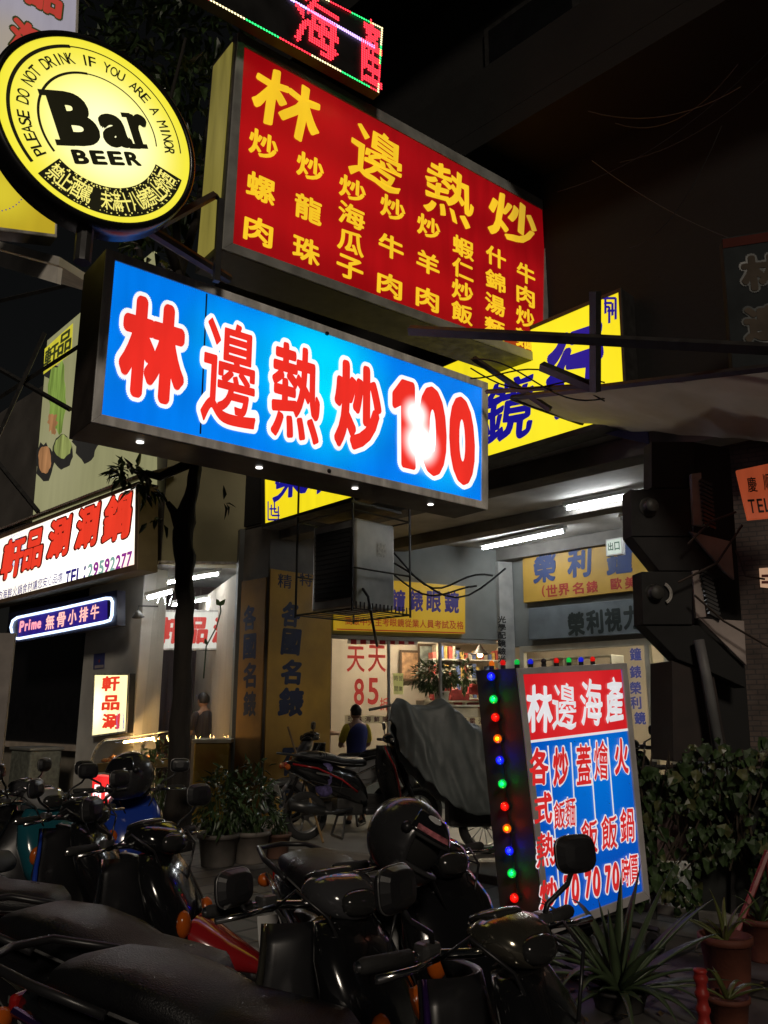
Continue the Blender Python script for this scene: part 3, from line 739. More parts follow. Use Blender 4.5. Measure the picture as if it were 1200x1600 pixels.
m.build('lettering', emis('backlit scarlet print', (.8, .045, .02), 1.0), vs_)
m = MB(); 
for k_ in range(4): m.tube([VP_.hit(188 + 6 * math.cos(t_ / 4), 1122 + k_ * 4 + 12 * math.sin(t_ / 4), .004) for t_ in range(0, 26, 2)], .004, 4)
m.build('motif', emis('blue swirl print', (.12, .17, .6), .9), vs_)
no = quad_px(CF, [(147, 1022), (164, 1020), (163, 1044), (146, 1046)], .004)
m = MB(); m.prism(no, CF.n * .006); ntc = m.build('notice', pbr('blue notice', (.06, .07, .22), .5, var=.1), base=no[3]); tag(ntc, 'small blue notice with a red emblem on the white column', 'notice')
m = MB(); c_ = CF.hit(155, 1033, .012); m.poly([c_ + CF.d * (.035 * (1 if j % 2 else .5) * math.cos(j * math.pi / 8)) + Z * (.035 * (1 if j % 2 else .5) * math.sin(j * math.pi / 8)) for j in range(16)]); m.build('emblem', pbr('red emblem', (.4, .05, .03), .5), ntc)
m = MB(); m.prism(quad_px(CF, [(148, 1040), (162, 1038.5), (162, 1043), (148, 1044.5)], .0105), CF.n * .001); m.build('caption', pbr('pale caption', (.4, .35, .35), .5), ntc)

# food billboard above
FB = Pl(CC + LF.n * .12, -U)
bo = quad_px(FB, [(74, 532), (240, 392), (240, 770), (50, 822)])
fb = thing('billboard', bo[3], 'pale green food billboard with dishes above the corrugated roof', 'billboard')
m = MB(); m.prism(bo, -FB.n * .06); m.build('panel', emis('dim lit billboard vinyl', (.33, .32, .16), .75, [(FB.hit(90, 720), 2.0, (.42, .4, .22), .6)]), fb)
m = MB(); m.prism(quad_px(FB, [(70, 545), (114, 505), (112, 552), (68, 585)], .003), FB.n * .002); m.build('title_band', emis('lit yellow vinyl', (.75, .68, .05), .7), fb)
m = MB(); text(m, FB, '軒', 80, 555, 20, 30, .008, bold=.03); text(m, FB, '品', 101, 535, 20, 32, .008, bold=.03); m.build('lettering', emis('dark print', (.06, .07, .02), .5), fb)
def blob(cx, cy, w_, h_, off, mat, name, n_=22, j=.15, sd=0):
    random.seed(sd + int(cx * 7 + cy)); mm = MB(); ps = []
    for k_ in range(n_):
        a = 2 * math.pi * k_ / n_; q_ = 1 + random.uniform(-j, j)
        ps.append(FB.hit(cx + w_ / 2 * q_ * math.cos(a), cy + h_ / 2 * q_ * math.sin(a), off))
    mm.prism(ps, FB.n * .002); mm.build(name, mat, fb)
DK = emis('dark plate print', (.035, .032, .028), .5); GR = emis('lettuce print', (.28, .42, .08), .6, dirt=.5); OR = emis('meat print', (.5, .24, .1), .6, dirt=.4); GN = emis('cabbage print', (.35, .4, .12), .6, dirt=.4)
blob(70, 722, 28, 60, .003, DK, 'plate'); blob(70, 718, 20, 42, .006, OR, 'food', j=.08)
blob(98, 706, 32, 54, .003, DK, 'plate', j=.05); blob(98, 698, 26, 36, .006, GN, 'food', j=.1)
blob(135, 690, 40, 68, .003, DK, 'plate', j=.25); blob(90, 620, 28, 110, .003, GR, 'food', j=.2); blob(82, 660, 14, 34, .006, OR, 'food', j=.3); blob(80, 580, 30, 24, .0025, DK, 'plate', j=.1)

# ------------------------------------------------------------------ signs top left
TL = Pl(at(60, 60, 6.2), DS)
tls = lightbox('banner_sign', TL, [(-40, -70), (124, -40), (118, 150), (-40, 110)], [(-38, -66), (120, -36), (114, 146), (-38, 106)], .2, emis('lit pale mauve sheet', (.42, .39, .46), .7, [(TL.hit(20, 70), .5, (.5, .42, .3), .8)]), 'pale sign with outlined red characters at the top left', 'sign')
m = MB()
for ch, x, y in (('品', 70, -8), ('海', 44, 62)): text(m, TL, ch, x, y, 66, 60, .006, bold=.09, k=12)
m.build('lettering_outline', emis('dark print', (.06, .07, .02), .3), tls)
m = MB()
for ch, x, y in (('品', 70, -8), ('海', 44, 62)): text(m, TL, ch, x, y, 60, 54, .011, bold=.05, k=10)
m.build('lettering', emis('dim red print', (.5, .05, .035), .8), tls)
YS = Pl(at(40, 300, 5.6), DS)
ys = lightbox('yellow_sign', YS, [(-90, 150), (92, 235), (88, 372), (-90, 350)], [(-88, 154), (89, 239), (85, 367), (-88, 345)], .15, emis('lit amber sheet', (.55, .4, .02), .8, [(YS.hit(0, 300), .4, (.85, .7, .04), .9)]), 'amber sign with a dotted violet outline behind the round beer sign', 'sign')
m = MB()
for k_ in range(46):
    a = math.pi * 2 * k_ / 46; p = YS.hit(-6 + 46 * math.cos(a), 292 + 38 * math.sin(a), .006); m.ball(p, .006, 1)
m.build('outline_dots', emis('violet dots', (.12, .05, .35), .6), ys)
AWN = at(60, 395, 6.0)
m = MB(); a_, b_ = at(-40, 378, 6.6), at(92, 414, 5.8)
m.prism([a_, b_, b_ + V((.25, .6, .02)), a_ + V((.25, .6, .02))], (0, 0, .07)); m.prism([a_ - Z * .16, b_ - Z * .16, b_ - Z * .02, a_ - Z * .02], DS * .03)
tag(m.build('awning', pbr('pale awning sheet', (.8, .76, .68), .7, var=.2), base=b_), 'pale awning edge below the amber sign at the left', 'awning')
m = MB()
for (p, q_) in (((-30, 640), (125, 540)), ((-30, 560), (110, 640)), ((-20, 720), (70, 520)), ((-30, 690), (60, 800)), ((0, 470), (130, 440))):
    m.tube([at(*p, 9.4), at(*q_, 9.0)], .03, 4)
tag(m.build('truss', DARKMET, base=at(-30, 800, 9.4)), 'dark steel truss bars left of the food billboard', 'truss')
# ------------------------------------------------------------------ boards of the watch shop
OCHRE = pbr('ochre sign board', (.5, .3, .045), .5, var=.15, scale=2)
REDP = pbr('red sign paint', (.38, .035, .02), .55, var=.15)
BLUEP = pbr('blue sign paint', (.025, .05, .16), .55, var=.2)
G1 = Pl(GW.P + GW.n * .12, GD)
o = quad_px(G1, [(524, 900), (727, 916), (727, 990), (524, 984)])
s1 = thing('optician_sign', o[3], 'yellow optician sign over the glass front with a red line of small writing', 'sign')
m = MB(); m.prism(o, -G1.n * .1); m.build('board', emis('weakly lit amber sheet', (.5, .3, .015), .62, [(G1.hit(690, 940), .8, (.62, .4, .03), .6)]), s1, bevel=.004)
m = MB(); row(m, G1, '鐘錶眼鏡', (622, 938), (706, 941), 23, 34, .005, bold=.035, shear=.06); row(m, G1, '榮利', (560, 932), (592, 935), 23, 34, .005, bold=.035); m.build('lettering', emis('navy lit print', (.035, .02, .16), .4), s1)
m = MB(); row(m, G1, '高級中央主考眼鏡從業人員考試及格', (545, 970), (719, 977), 11, 13, .005, bold=.02, k=4); 
m.prism(quad_px(G1, [(526, 982), (726, 988), (726, 990), (526, 984)], .003), G1.n * .002); m.build('lettering', emis('red lit print', (.4, .05, .012), .45), s1)
A1 = Pl(AW.P + AW.n * .1, -U)
o = quad_px(A1, [(816, 856), (1060, 820), (1060, 915), (818, 942)])
s2 = thing('watch_shop_board', o[3], 'ochre board with blue characters under the arcade ceiling beside the black duct', 'sign')
m = MB(); m.prism(o, -A1.n * .08); m.build('board', OCHRE, s2, bevel=.005)
m = MB()
for ch, x, y, w_, h_ in (('榮', 851, 888, 36, 46), ('利', 905, 878, 38, 48), ('鐘', 968, 872, 42, 50), ('錶', 1030, 862, 42, 50)): text(m, A1, ch, x, y, w_, h_, .005, bold=.04, shear=.1, taper=.02)
m.build('lettering', BLUEP, s2)
m = MB()
for ch, x, y in (('(', 849, 924), ('世', 862, 923), ('界', 881, 921), ('名', 903, 919), ('錶', 925, 917), ('歐', 963, 912), ('美', 985, 910), ('各', 1010, 907)): text(m, A1, ch, x, y, 5 if ch == '(' else 18, 19, .005, bold=.03, k=6)
m.build('lettering', REDP, s2)
o = quad_px(A1, [(826, 950), (1060, 930), (1060, 986), (826, 1000)])
s3 = thing('dark_board', o[3], 'grey blue board with black characters below the ochre board', 'sign')
m = MB(); m.prism(o, -A1.n * .06); m.build('board', pbr('grey blue board', (.12, .14, .15), .6, var=.2), s3, bevel=.004)
m = MB(); row(m, A1, '榮利視力中心', (900, 975), (1045, 958), 27, 38, .005, bold=.045); m.build('lettering', pbr('black green paint', (.012, .02, .018), .5), s3)
EX = Pl(A1.P + A1.n * .35, -U)
o = quad_px(EX, [(946, 843), (972, 839), (973, 866), (947, 869)])
ex = thing('exit_light', o[3], 'small lit exit light in front of the ochre board', 'exit light')
m = MB(); m.prism(o, -EX.n * .08); m.build('housing', FIX, ex, bevel=.004)
m = MB(); m.poly(quad_px(EX, [(948, 845), (970, 841), (971, 864), (949, 867)], .002)); m.build('face', emis('dim exit face', (.55, .62, .55), .9), ex)
m = MB(); row(m, EX, '出口', (954, 854), (964, 853), 8, 13, .006, bold=.02); m.build('lettering', pbr('green print', (.02, .12, .05), .5), ex)
# lettering stuck on the glass
WG = Pl(GW.P - GW.n * .045, GD)
st = thing('window_sticker', WG.hit(575, 1110), 'red discount writing 85 stuck on the left pane of the glass front', 'sticker')
m = MB(); RST = emis('backlit red vinyl', (.5, .05, .035), .55, dirt=.1)
for ch, x, y, w_, h_, b_ in (('天', 556, 1030, 28, 40, .015), ('天', 589, 1029, 28, 42, .015), ('8', 561, 1081, 16, 42, .02), ('5', 583, 1080, 17, 42, .02), ('折', 600, 1100, 13, 20, .015)): text(m, WG, ch, x, y, w_, h_, .008, bold=b_)
m.build('lettering', RST, st)
o = quad_px(WG, [(539, 1117), (760, 1121), (760, 1133), (539, 1129)], .007)
bd = thing('window_band', o[3], 'pale writing band across the glass front behind the covered scooter', 'sticker')
m = MB(); m.poly(o); m.build('strip', filmm('pale film', (.75, .7, .52)), bd)
m = MB(); row(m, WG, '珍珠海鮮眼鏡驗光配鏡名錶修理電池', (548, 1123), (752, 1127), 9, 9, .011, bold=.02, k=4); m.build('lettering', pbr('maroon film', (.1, .02, .02), .5), bd)
o = quad_px(WG, [(614, 1052), (630, 1052), (630, 1085), (615, 1085)], .007)
nt = thing('paper_notice', o[3], 'yellow green paper notice on the middle glass pane', 'notice')
m = MB(); m.poly(o); m.build('paper', filmm('yellow green paper', (.7, .75, .35)), nt)
m = MB(); row(m, WG, '營業', (626, 1060), (626, 1076), 6, 8, .011, bold=.01, k=4); row(m, WG, '時間', (619, 1060), (619, 1076), 6, 8, .011, bold=.01, k=4); m.build('lettering', pbr('grey print', (.2, .2, .12), .6), nt)
bn = thing('banner_strip', WG.hit(545, 1003), 'red and white banner strip at the top of the glass front', 'banner')
m = MB(); m.prism(quad_px(WG, [(543, 995), (652, 997), (652, 1008), (543, 1006)], .007), WG.n * .002); m.build('strip', filmm('white banner', (.75, .7, .68)), bn)
m = MB()
for k_ in range(7):
    x = 548 + k_ * 15; m.prism(quad_px(WG, [(x, 996), (x + 9, 996.3), (x + 9, 1007), (x, 1006.6)], .0105), WG.n * .001)
m.build('flower_print', filmm('red banner print', (.6, .06, .08)), bn)

# inside the watch shop: lamp, tube, plant on cabinet, shelf with goods
def inside(px, py, d):      # d metres behind the glass front
    return Pl(GW.P - GW.n * d, GD).hit(px, py)
p = inside(750, 1022, 1.4)
pd = thing('pendant_lamp', p, 'dark cone pendant lamp with a glowing bulb inside the watch shop', 'lamp')
m = MB(); m.lathe([(.015, .17), (.03, .15), (.05, .11), (.16, .0), (.17, -.01), (.15, 0), (.04, .1)], 24, c=p); m.build('lamp_shade', pbr('dark enamel shade', (.03, .025, .02), .4), pd, smooth=True)
m = MB(); m.tube([p + Z * .15, V((p.x, p.y, 3.55))], .006, 5); m.build('cord', BLACKPL, pd)
m = MB(); m.ball(p - Z * .01, .05, 2); m.build('bulb', emis('warm bulb', (1, .62, .25), 30, dirt=0), pd, smooth=True)
q_ = inside(640, 1000, 1.7); q_.z = 3.35
tube_lamp(q_, q_ + GW.d * 1.25, 'tube lamp near the ceiling inside the watch shop', None, emis('warm shop tube', (1, .82, .58), 420, dirt=0))
q2 = CORNER + N * 1.2 - U * 1.6; q2.z = 3.2
tube_lamp(q2, q2 - U * 1.2, 'tube lamp behind the right window of the watch shop', None, emis('right shop tube', (1, .86, .6), 380, dirt=0))
def leaf(mb_, p, d, up, L, W, bend=.25):
    """one pointed leaf, folded a little along its midrib"""
    s_ = d.cross(up)
    if s_.length < 1e-4: s_ = V((1, 0, 0))
    s_.normalize(); nn = s_.cross(d).normalized()
    a = p; b = p + d * L * .4 - nn * L * .03; c = p + d * L - nn * L * bend
    l1 = p + d * L * .35 + s_ * W / 2 + nn * W * .18; r1 = p + d * L * .35 - s_ * W / 2 + nn * W * .18
    l2 = p + d * L * .72 + s_ * W * .3 - nn * L * bend * .4; r2 = p + d * L * .72 - s_ * W * .3 - nn * L * bend * .4
    B = p + d * L * .72 - nn * L * (bend * .5 + .03)
    v = [mb_.bm.verts.new(x) for x in (a, b, c, l1, r1, l2, r2, B)]
    for f in ((0, 1, 3), (0, 4, 1), (1, 7, 5, 3), (1, 4, 6, 7), (7, 2, 5), (7, 6, 2)): mb_.bm.faces.new([v[i] for i in f])
def rdir():
    while True:
        q = V((random.uniform(-1, 1), random.uniform(-1, 1), random.uniform(-1, 1)))
        if .05 < q.length < 1: return q.normalized()
def bush(mb_, c, rx, ry, rz, n_, L, W, droop=.3):
    for _ in range(n_):
        q = rdir(); k_ = random.uniform(.35, 1) ** .6
        lump = .8 + .35 * noise.noise(V((q.x * 2 + c.x, q.y * 2 + c.y, q.z * 2)))
        p = c + V((q.x * rx, q.y * ry, q.z * rz)) * k_ * lump
        d = (q + rdir() * .7 - Z * droop).normalized()
        s_ = random.uniform(.7, 1.25)
        leaf(mb_, p, d, rdir() * .4 + Z, L * s_, W * s_, random.uniform(.1, .4))
LEAF1 = pbr('dark green leaf', (.035, .065, .02), .4, var=.5, scale=8)
LEAF2 = pbr('mid green leaf', (.06, .1, .03), .4, var=.5, scale=8)
LEAF3 = pbr('yellow green leaf', (.12, .14, .04), .45, var=.4, scale=8)
TERRA = pbr('terracotta', (.14, .04, .022), .75, var=.25, scale=6, bump=.1)
def pot(mb_, c, r, h, flare=1.25):
    mb_.lathe([(0, 0), (r / flare, 0), (r / flare * 1.01, .01), (r * .98, h * .85), (r * 1.07, h * .86), (r * 1.08, h), (r * .97, h), (r * .94, h * .9), (0, h * .9)], 24, c=c)
cp = inside(690, 1105, .9); base = V((cp.x, cp.y, FLOOR))
cab = thing('display_cabinet', base, 'pale display cabinet under the green plant inside the watch shop', 'cabinet')
m = MB(); Mg = Matrix((GD, -GW.n, Z)).transposed()
m.box(V((cp.x, cp.y, (FLOOR + cp.z) / 2)), (1.1, .5, cp.z - FLOOR), Mg); m.build('carcass', pbr('cream laminate', (.5, .45, .36), .5), cab, bevel=.01)
m = MB(); m.box(V((cp.x, cp.y, cp.z + .02)), (1.16, .56, .035), Mg); m.build('top', pbr('white laminate', (.6, .58, .52), .4), cab, bevel=.006)
pp_ = thing('potted_plant', cp + Z * .04, 'bushy green plant on the cabinet behind the glass front', 'plant')
m = MB(); pot(m, cp + Z * .04, .13, .22); m.build('pot', pbr('white pot', (.5, .48, .44), .5), pp_, smooth=True)
m = MB(); bush(m, cp + Z * .5 - GD * .12, .42, .3, .3, 520, .12, .05); bush(m, cp + Z * .6 + GD * .4, .25, .2, .34, 130, .12, .05); m.build('foliage', LEAF2, pp_)
sh = inside(720, 1110, 2.3)
for k_, (px, py, w_, col, lab) in enumerate(((700, 1095, .5, (.4, .04, .05), 'pile of red gift packets on the shelf left of the lamp'), (728, 1095, .45, (.42, .05, .06), 'pile of red festival packets below the pendant lamp'), (748, 1090, .3, (.35, .04, .04), 'stack of red boxes at the right end of the shelf'))):
    p = inside(px, py, 1.5); t_ = thing('gift_pile', V((p.x, p.y, p.z - .18)), lab, 'gift packets', 'red packets in the watch shop')
    m = MB(); random.seed(k_)
    for j in range(14):
        c_ = p + GD * random.uniform(-w_ / 2, w_ / 2) + Z * random.uniform(-.16, .2); m.box(c_, (random.uniform(.08, .16), .1, random.uniform(.06, .14)), Mg @ Matrix.Rotation(random.uniform(-.4, .4), 3, 'Y'))
    m.build('packet_heap', pbr('red packets %d' % k_, col, .4, var=.4, scale=9), t_, bevel=.008)
p = inside(722, 1118, 1.5)
shf = thing('display_shelf', V((p.x, p.y, FLOOR)), 'white shelf unit under the red packets inside the watch shop', 'shelf')
m = MB()
for k_ in range(4): m.box(V((p.x, p.y, .55 + k_ * .42)) , (1.6, .34, .03), Mg)
m.build('shelf_boards', pbr('white laminate', (.6, .58, .52), .4), shf)
m = MB()
for e_ in (-.79, 0, .79): m.box(V((p.x, p.y, 1.0)) + GD * e_, (.03, .32, 1.6), Mg)
m.build('uprights', pbr('white laminate', (.6, .58, .52), .4), shf)
random.seed(77)
for k_, (px, py, lab) in enumerate(((640, 1040, 'framed poster left of the green plant on the shop back wall'), (705, 1035, 'dark framed picture right of the green plant'), (668, 1030, 'framed picture behind the green plant'))):
    p = inside(px, py, 3.3); t_ = thing('framed_picture', p - Z * .3, lab, 'picture')
    m = MB(); m.box(p, (.42, .03, .6), Mg); m.build('frame', pbr('brown picture frame', (.08, .045, .02), .5), t_, bevel=.008)
    m = MB(); m.box(p + GW.n * .018, (.34, .006, .5), Mg); m.build('print_sheet', pbr('picture print %d' % k_, ((.35, .2, .1), (.1, .09, .08), (.3, .33, .3))[k_], .6, var=.8, scale=7), t_)
p = inside(735, 1075, 2.6); wsh = thing('wall_shelf', p, 'wall shelf crowded with boxes behind the pendant lamp', 'shelf')
m = MB()
for k_ in range(4): m.box(p + Z * (k_ * .36 - .2), (1.7, .3, .025), Mg)
m.build('shelf_boards', pbr('white laminate', (.6, .58, .52), .4), wsh)
for c_, col in enumerate(((.4, .08, .06), (.45, .4, .3), (.1, .14, .3), (.45, .3, .08))):
    m = MB()
    for k_ in range(4):
        for j in range(5):
            hh_ = random.uniform(.1, .28); m.box(p + Z * (k_ * .36 - .185 + hh_ / 2) + GD * (-.8 + j * .34 + c_ * .082 + random.uniform(-.01, .01)), (random.uniform(.05, .075), .2, hh_), Mg)
    m.build('goods', pbr('shop goods %d' % c_, col, .5, var=.5, scale=14), wsh)
# glass case seen through the right window
for k_, (px, lab) in enumerate(((850, 'glass display case behind the left part of the right window'), (920, 'glass display case behind the middle of the right window'))):
    p = Pl(AW.P - AW.n * 1.0, -U).hit(px, 1080); t_ = thing('display_case', V((p.x, p.y, FLOOR)), lab, 'display case', 'display cases in the watch shop')
    Ma = Matrix((-U, N, Z)).transposed(); m = MB()
    for z_ in (FLOOR + .02, .95, 1.35, 1.75, 2.15, 2.5): m.box(V((p.x, p.y, z_)), (1.1, .4, .02), Ma)
    m.build('shelf_boards', pbr('white laminate', (.6, .58, .52), .4), t_)
    m = MB(); random.seed(k_ + 3)
    for z_ in (.95, 1.35, 1.75, 2.15):
        for j in range(9): m.box(V((p.x, p.y, z_ + .07)) + U * (-.48 + j * .12), (random.uniform(.04, .09), .08, random.uniform(.06, .13)), Ma)
    m.build('goods', pbr('assorted boxed goods', (.3, .2, .16), .5, var=.6, scale=6), t_)
    m = MB()
    for e_ in (-.54, .54): m.box(V((p.x, p.y, 1.35)) + U * e_, (.03, .38, 2.3), Ma)
    m.build('uprights', FRAMEM, t_)
WA = Pl(AW.P - AW.n * .03, -U)
st2 = thing('window_lettering', WA.hit(995, 1090), 'column of blue characters on the glass right of the light box', 'sticker')
m = MB()
for ch, y in zip('鐘錶榮利鏡', (1022, 1050, 1075, 1098, 1122)): text(m, WA, ch, 993 if y < 1110 else 1000, y, 18, 20, .006, bold=.03)
m.build('lettering', emis('blue film', (.08, .1, .35), .35), st2)

# ------------------------------------------------------------------ caged air conditioner hanging under the arcade edge
AC = at(552, 888, 9.6)
ac = thing('air_conditioner', AC - Z * .58, 'boxy air conditioner in a dark hanging cage above the yellow pillar', 'air conditioner')
Ma = Matrix((N, U, Z)).transposed()     # x into the building, y along the street
ACM = pbr('grey enamel casing', (.5, .5, .46), .45, .2, var=.3, scale=3)
ctr = AC
m = MB(); m.box(ctr, (.62, .74, 1.0), Ma); m.build('casing', ACM, ac, bevel=.02)
m = MB(); m.box(ctr - N * .315, (.02, .6, .8), Ma)
m.build('back_grille', pbr('black grille', (.02, .02, .02), .7), ac)
m = MB()
for k_ in range(14): m.box(ctr - N * .33 + Z * (-.36 + k_ * .055), (.012, .6, .01), Ma)
m.build('grille_bars', DARKMET, ac)
m = MB(); sz = (.46, .48, .6)
for sy in (-1, 1):
    for sx in (-1, 1): m.tube([ctr + N * sx * sz[0] + U * sy * sz[1] - Z * .58, ctr + N * sx * sz[0] + U * sy * sz[1] + Z * 1.05], .013, 4)
    for zz in (-.55, -.1, .55): m.tube([ctr - N * sz[0] + U * sy * sz[1] + Z * zz, ctr + N * sz[0] + U * sy * sz[1] + Z * zz], .01, 4)
for sx in (-1, 1):
    for zz in (-.55, .55): m.tube([ctr + N * sx * sz[0] - U * sz[1] + Z * zz, ctr + N * sx * sz[0] + U * sz[1] + Z * zz], .01, 4)
for k_ in range(8): m.tube([ctr - N * sz[0] + U * (-sz[1] + k_ * sz[1] * 2 / 7) - Z * .55, ctr + N * sz[0] + U * (-sz[1] + k_ * sz[1] * 2 / 7) - Z * .55], .006, 4)
for k_ in range(16): m.tube([ctr - U * sz[1] + N * (-sz[0] + k_ * sz[0] * 2 / 15) + Z * (-.55), ctr - U * sz[1] + N * (-sz[0] + k_ * sz[0] * 2 / 15) + Z * (-.47)], .008, 4)
m.build('cage', DARKMET, ac)
m = MB(); m.prism([ctr - N * .5 + U * .5 + Z * .62, ctr + N * .3 + U * .5 + Z * .62, ctr + N * .3 - U * .5 + Z * .62, ctr - N * .5 - U * .5 + Z * .62], Z * .03); m.build('cage_lid', DARKMET, ac)
m = MB(); m.prism([ctr + N * .02 - U * .374 + Z * .1, ctr + N * .16 - U * .374 + Z * .1, ctr + N * .16 - U * .374 + Z * .26, ctr + N * .02 - U * .374 + Z * .26], -U * .002); m.build('rating_label', pbr('worn paper label', (.5, .5, .45), .6, var=.4, scale=30), ac)
m = MB(); m.tube([ctr - U * .37 - N * .2 - Z * .3, ctr - U * .46 - N * .2 - Z * .4, ctr - U * .45 - N * .1 - Z * .75, ctr - U * .2 + N * .2 - Z * .9], .016, 6); m.build('drain_hose', BLACKPL, ac, smooth=True)
random.seed(9); m = MB()
for k_ in range(6):
    p = (random.uniform(860, 1000), random.uniform(150, 420)); q_ = (random.uniform(1120, 1260), random.uniform(60, 420)); sag = random.uniform(10, 70); d0_, d1_ = random.uniform(5.8, 6.6), random.uniform(4.6, 5.4)
    m.tube([at(p[0] + (q_[0] - p[0]) * j / 12, p[1] + (q_[1] - p[1]) * j / 12 + sag * 4 * j / 12 * (1 - j / 12), d0_ + (d1_ - d0_) * j / 12) for j in range(13)], .0035, 4)
tag(m.build('overhead_cable', pbr('weathered cable', (.025, .025, .025), .7), base=at(1000, 300, 6)), 'thin cables strung in the dark above the canopy at the upper right', 'cable')
# cables sagging under the ceiling
cb = None
m = MB()
for k_, (p, q_, sag) in enumerate((((560, 868), (790, 900), 30), ((575, 880), (745, 925), 16), ((610, 870), (770, 905), 22))):
    pts = []
    for j in range(13):
        t_ = j / 12; pts.append(at(p[0] + (q_[0] - p[0]) * t_, p[1] + (q_[1] - p[1]) * t_ + sag * 4 * t_ * (1 - t_) - sag * .6 * math.sin(7 * t_ + k_), 11.8))
    m.tube(pts, .014, 5)
tag(m.build('cable', BLACKPL, base=at(700, 890, 11.8)), 'black cables sagging above the yellow optician sign', 'cable')

# ------------------------------------------------------------------ canopy at the right with its dark steel frame
cz = 3.75
def cpt(px, py, z): return gnd(px, py, z)
k = thing('canopy', cpt(1000, 660, cz), 'sagging grey canopy sheet on a dark frame at the right above the light box', 'canopy')
pA = at(905, 614, 6.6); pB = at(1330, 560, 4.6); pC = at(1330, 700, 6.3); pD = at(930, 668, 7.6)
pA = at(800, 622, 7.2)
def sheet(u, v):
    a = pA.lerp(pB, u); b = pD.lerp(pC, u); p = a.lerp(b, v)
    return p - Z * (.045 * math.sin(math.pi * v) * (0.4 + .6 * math.sin(math.pi * min(1, u * 1.4))) + .02 * noise.noise(V((u * 9, v * 4, 1))) + .008 * noise.noise(V((u * 25, v * 10, 3))))
m = MB(); m.grid(sheet, 60, 24); TARP = pbr('dirty grey tarpaulin', (.42, .42, .39), .65, var=.35, scale=2.5, bump=.12, bscale=8)
_t = TARP.node_tree.nodes; _tl = TARP.node_tree.links; _tr = _t.new('ShaderNodeBsdfTranslucent'); _tr.inputs[0].default_value = (.56, .55, .5, 1)
_mx = _t.new('ShaderNodeMixShader'); _mx.inputs[0].default_value = .36; _tl.new(_t['Principled BSDF'].outputs[0], _mx.inputs[1]); _tl.new(_tr.outputs[0], _mx.inputs[2]); _tl.new(_mx.outputs[0], _t['Material Output'].inputs[0])
m.build('sheet', TARP, k, smooth=True)
m = MB()
m.tube([at(640, 516, 6.2), at(1330, 552, 4.9)], .045, 4); m.tube([at(930, 455, 5.7), at(930, 612, 6.1)], .045, 4)
m.tube([at(846, 572, 6.4), at(925, 605, 6.2)], .045, 4); m.tube([pA - Z * .0, pB], .03, 5); m.tube([pA, pD], .03, 5); m.tube([at(760, 612, 7.0), at(930, 602, 6.2)], .022, 4)
m.tube([at(740, 560, 7.2), at(860, 640, 7.0)], .03, 4)
m.build('frame', DARKMET, k)
m = MB(); e_ = [pA.lerp(pB, t_ / 30) for t_ in range(31)]
m.prism([pD.lerp(pC, 0) - Z * .0, pD.lerp(pC, .24), pD.lerp(pC, .24) - Z * .12, pD - Z * .04], DS * .01); m.build('blue_valance', pbr('blue valance', (.02, .03, .09), .6), k)
m = MB()
for sgn in range(3):
    pts = []
    for j in range(15):
        t_ = j / 14; pts.append(at(735 + 210 * t_, 575 + 40 * t_ + 18 * math.sin(5 * t_ + sgn * 2), 6.5))
    m.tube(pts, .007, 4)
m.build('wiring', BLACKPL, k)

# ------------------------------------------------------------------ zigzag black duct stack on the right
DP = Pl(at(1060, 900, 6.6), V((.99, .12, 0)))
du = thing('exhaust_duct', DP.hit(1080, 1190), 'tall black zigzag exhaust duct with round vent caps and grey bracket plates', 'duct')
BLK = pbr('sooty black sheet metal', (.009, .009, .009), .7, 0, var=.4, scale=6)
def dprism(pts, off, th, mat, name, bev=.006):
    mm = MB(); mm.prism(quad_px(DP, pts, off), -DP.n * th); return mm.build(name, mat, du, bevel=bev)
dprism([(1018, 690), (1085, 690), (1085, 762), (1018, 762)], 0, .16, BLK, 'duct_section')
dprism([(985, 765), (1082, 763), (1082, 838), (987, 838)], .05, .18, BLK, 'duct_section')
dprism([(987, 839), (1082, 839), (1130, 900), (1100, 905), (1082, 892), (1030, 892)], .04, .17, BLK, 'duct_section')
dprism([(1002, 893), (1082, 893), (1082, 976), (1005, 976)], .06, .18, BLK, 'duct_section')
dprism([(1006, 977), (1092, 977), (1165, 1040), (1165, 1075), (1110, 1050), (1058, 1030)], .04, .17, BLK, 'duct_section')
dprism([(1050, 1032), (1115, 1050), (1140, 1190), (1052, 1190)], .0, .4, pbr('dark rusty post', (.035, .025, .022), .7, var=.4), 'post')
dprism([(1082, 690), (1140, 700), (1175, 1190), (1110, 1190), (1085, 980)], -.2, .1, BLK, 'back_panel')
PLATE = pbr('stained grey plate', (.4, .34, .31), .6, var=.4, scale=3)
dprism([(1078, 830), (1143, 846), (1148, 906), (1132, 893)], .09, .03, PLATE, 'bracket_plate')
dprism([(1092, 966), (1163, 970), (1167, 1040)], .09, .03, PLATE, 'bracket_plate')
dprism([(1080, 740), (1096, 738), (1102, 822), (1083, 820)], .08, .04, PLATE, 'side_strip')
dprism([(1082, 892), (1094, 890), (1104, 964), (1088, 966)], .08, .04, PLATE, 'side_strip')
for (x0, y0, x1, y1) in ((1098, 755, 1104, 822), (1098, 895, 1112, 962)):
    mm = MB()
    for j in range(11):
        t_ = j / 10; c_ = DP.hit(x0 + (x1 - x0) * t_ + 4, y0 + (y1 - y0) * t_, .1)
        mm.box(c_, (.1, .05, .022), Matrix.Rotation(.5, 3, 'Y'))
    mm.build('louvre', pbr('black louvre', (.03, .03, .03), .35), du)
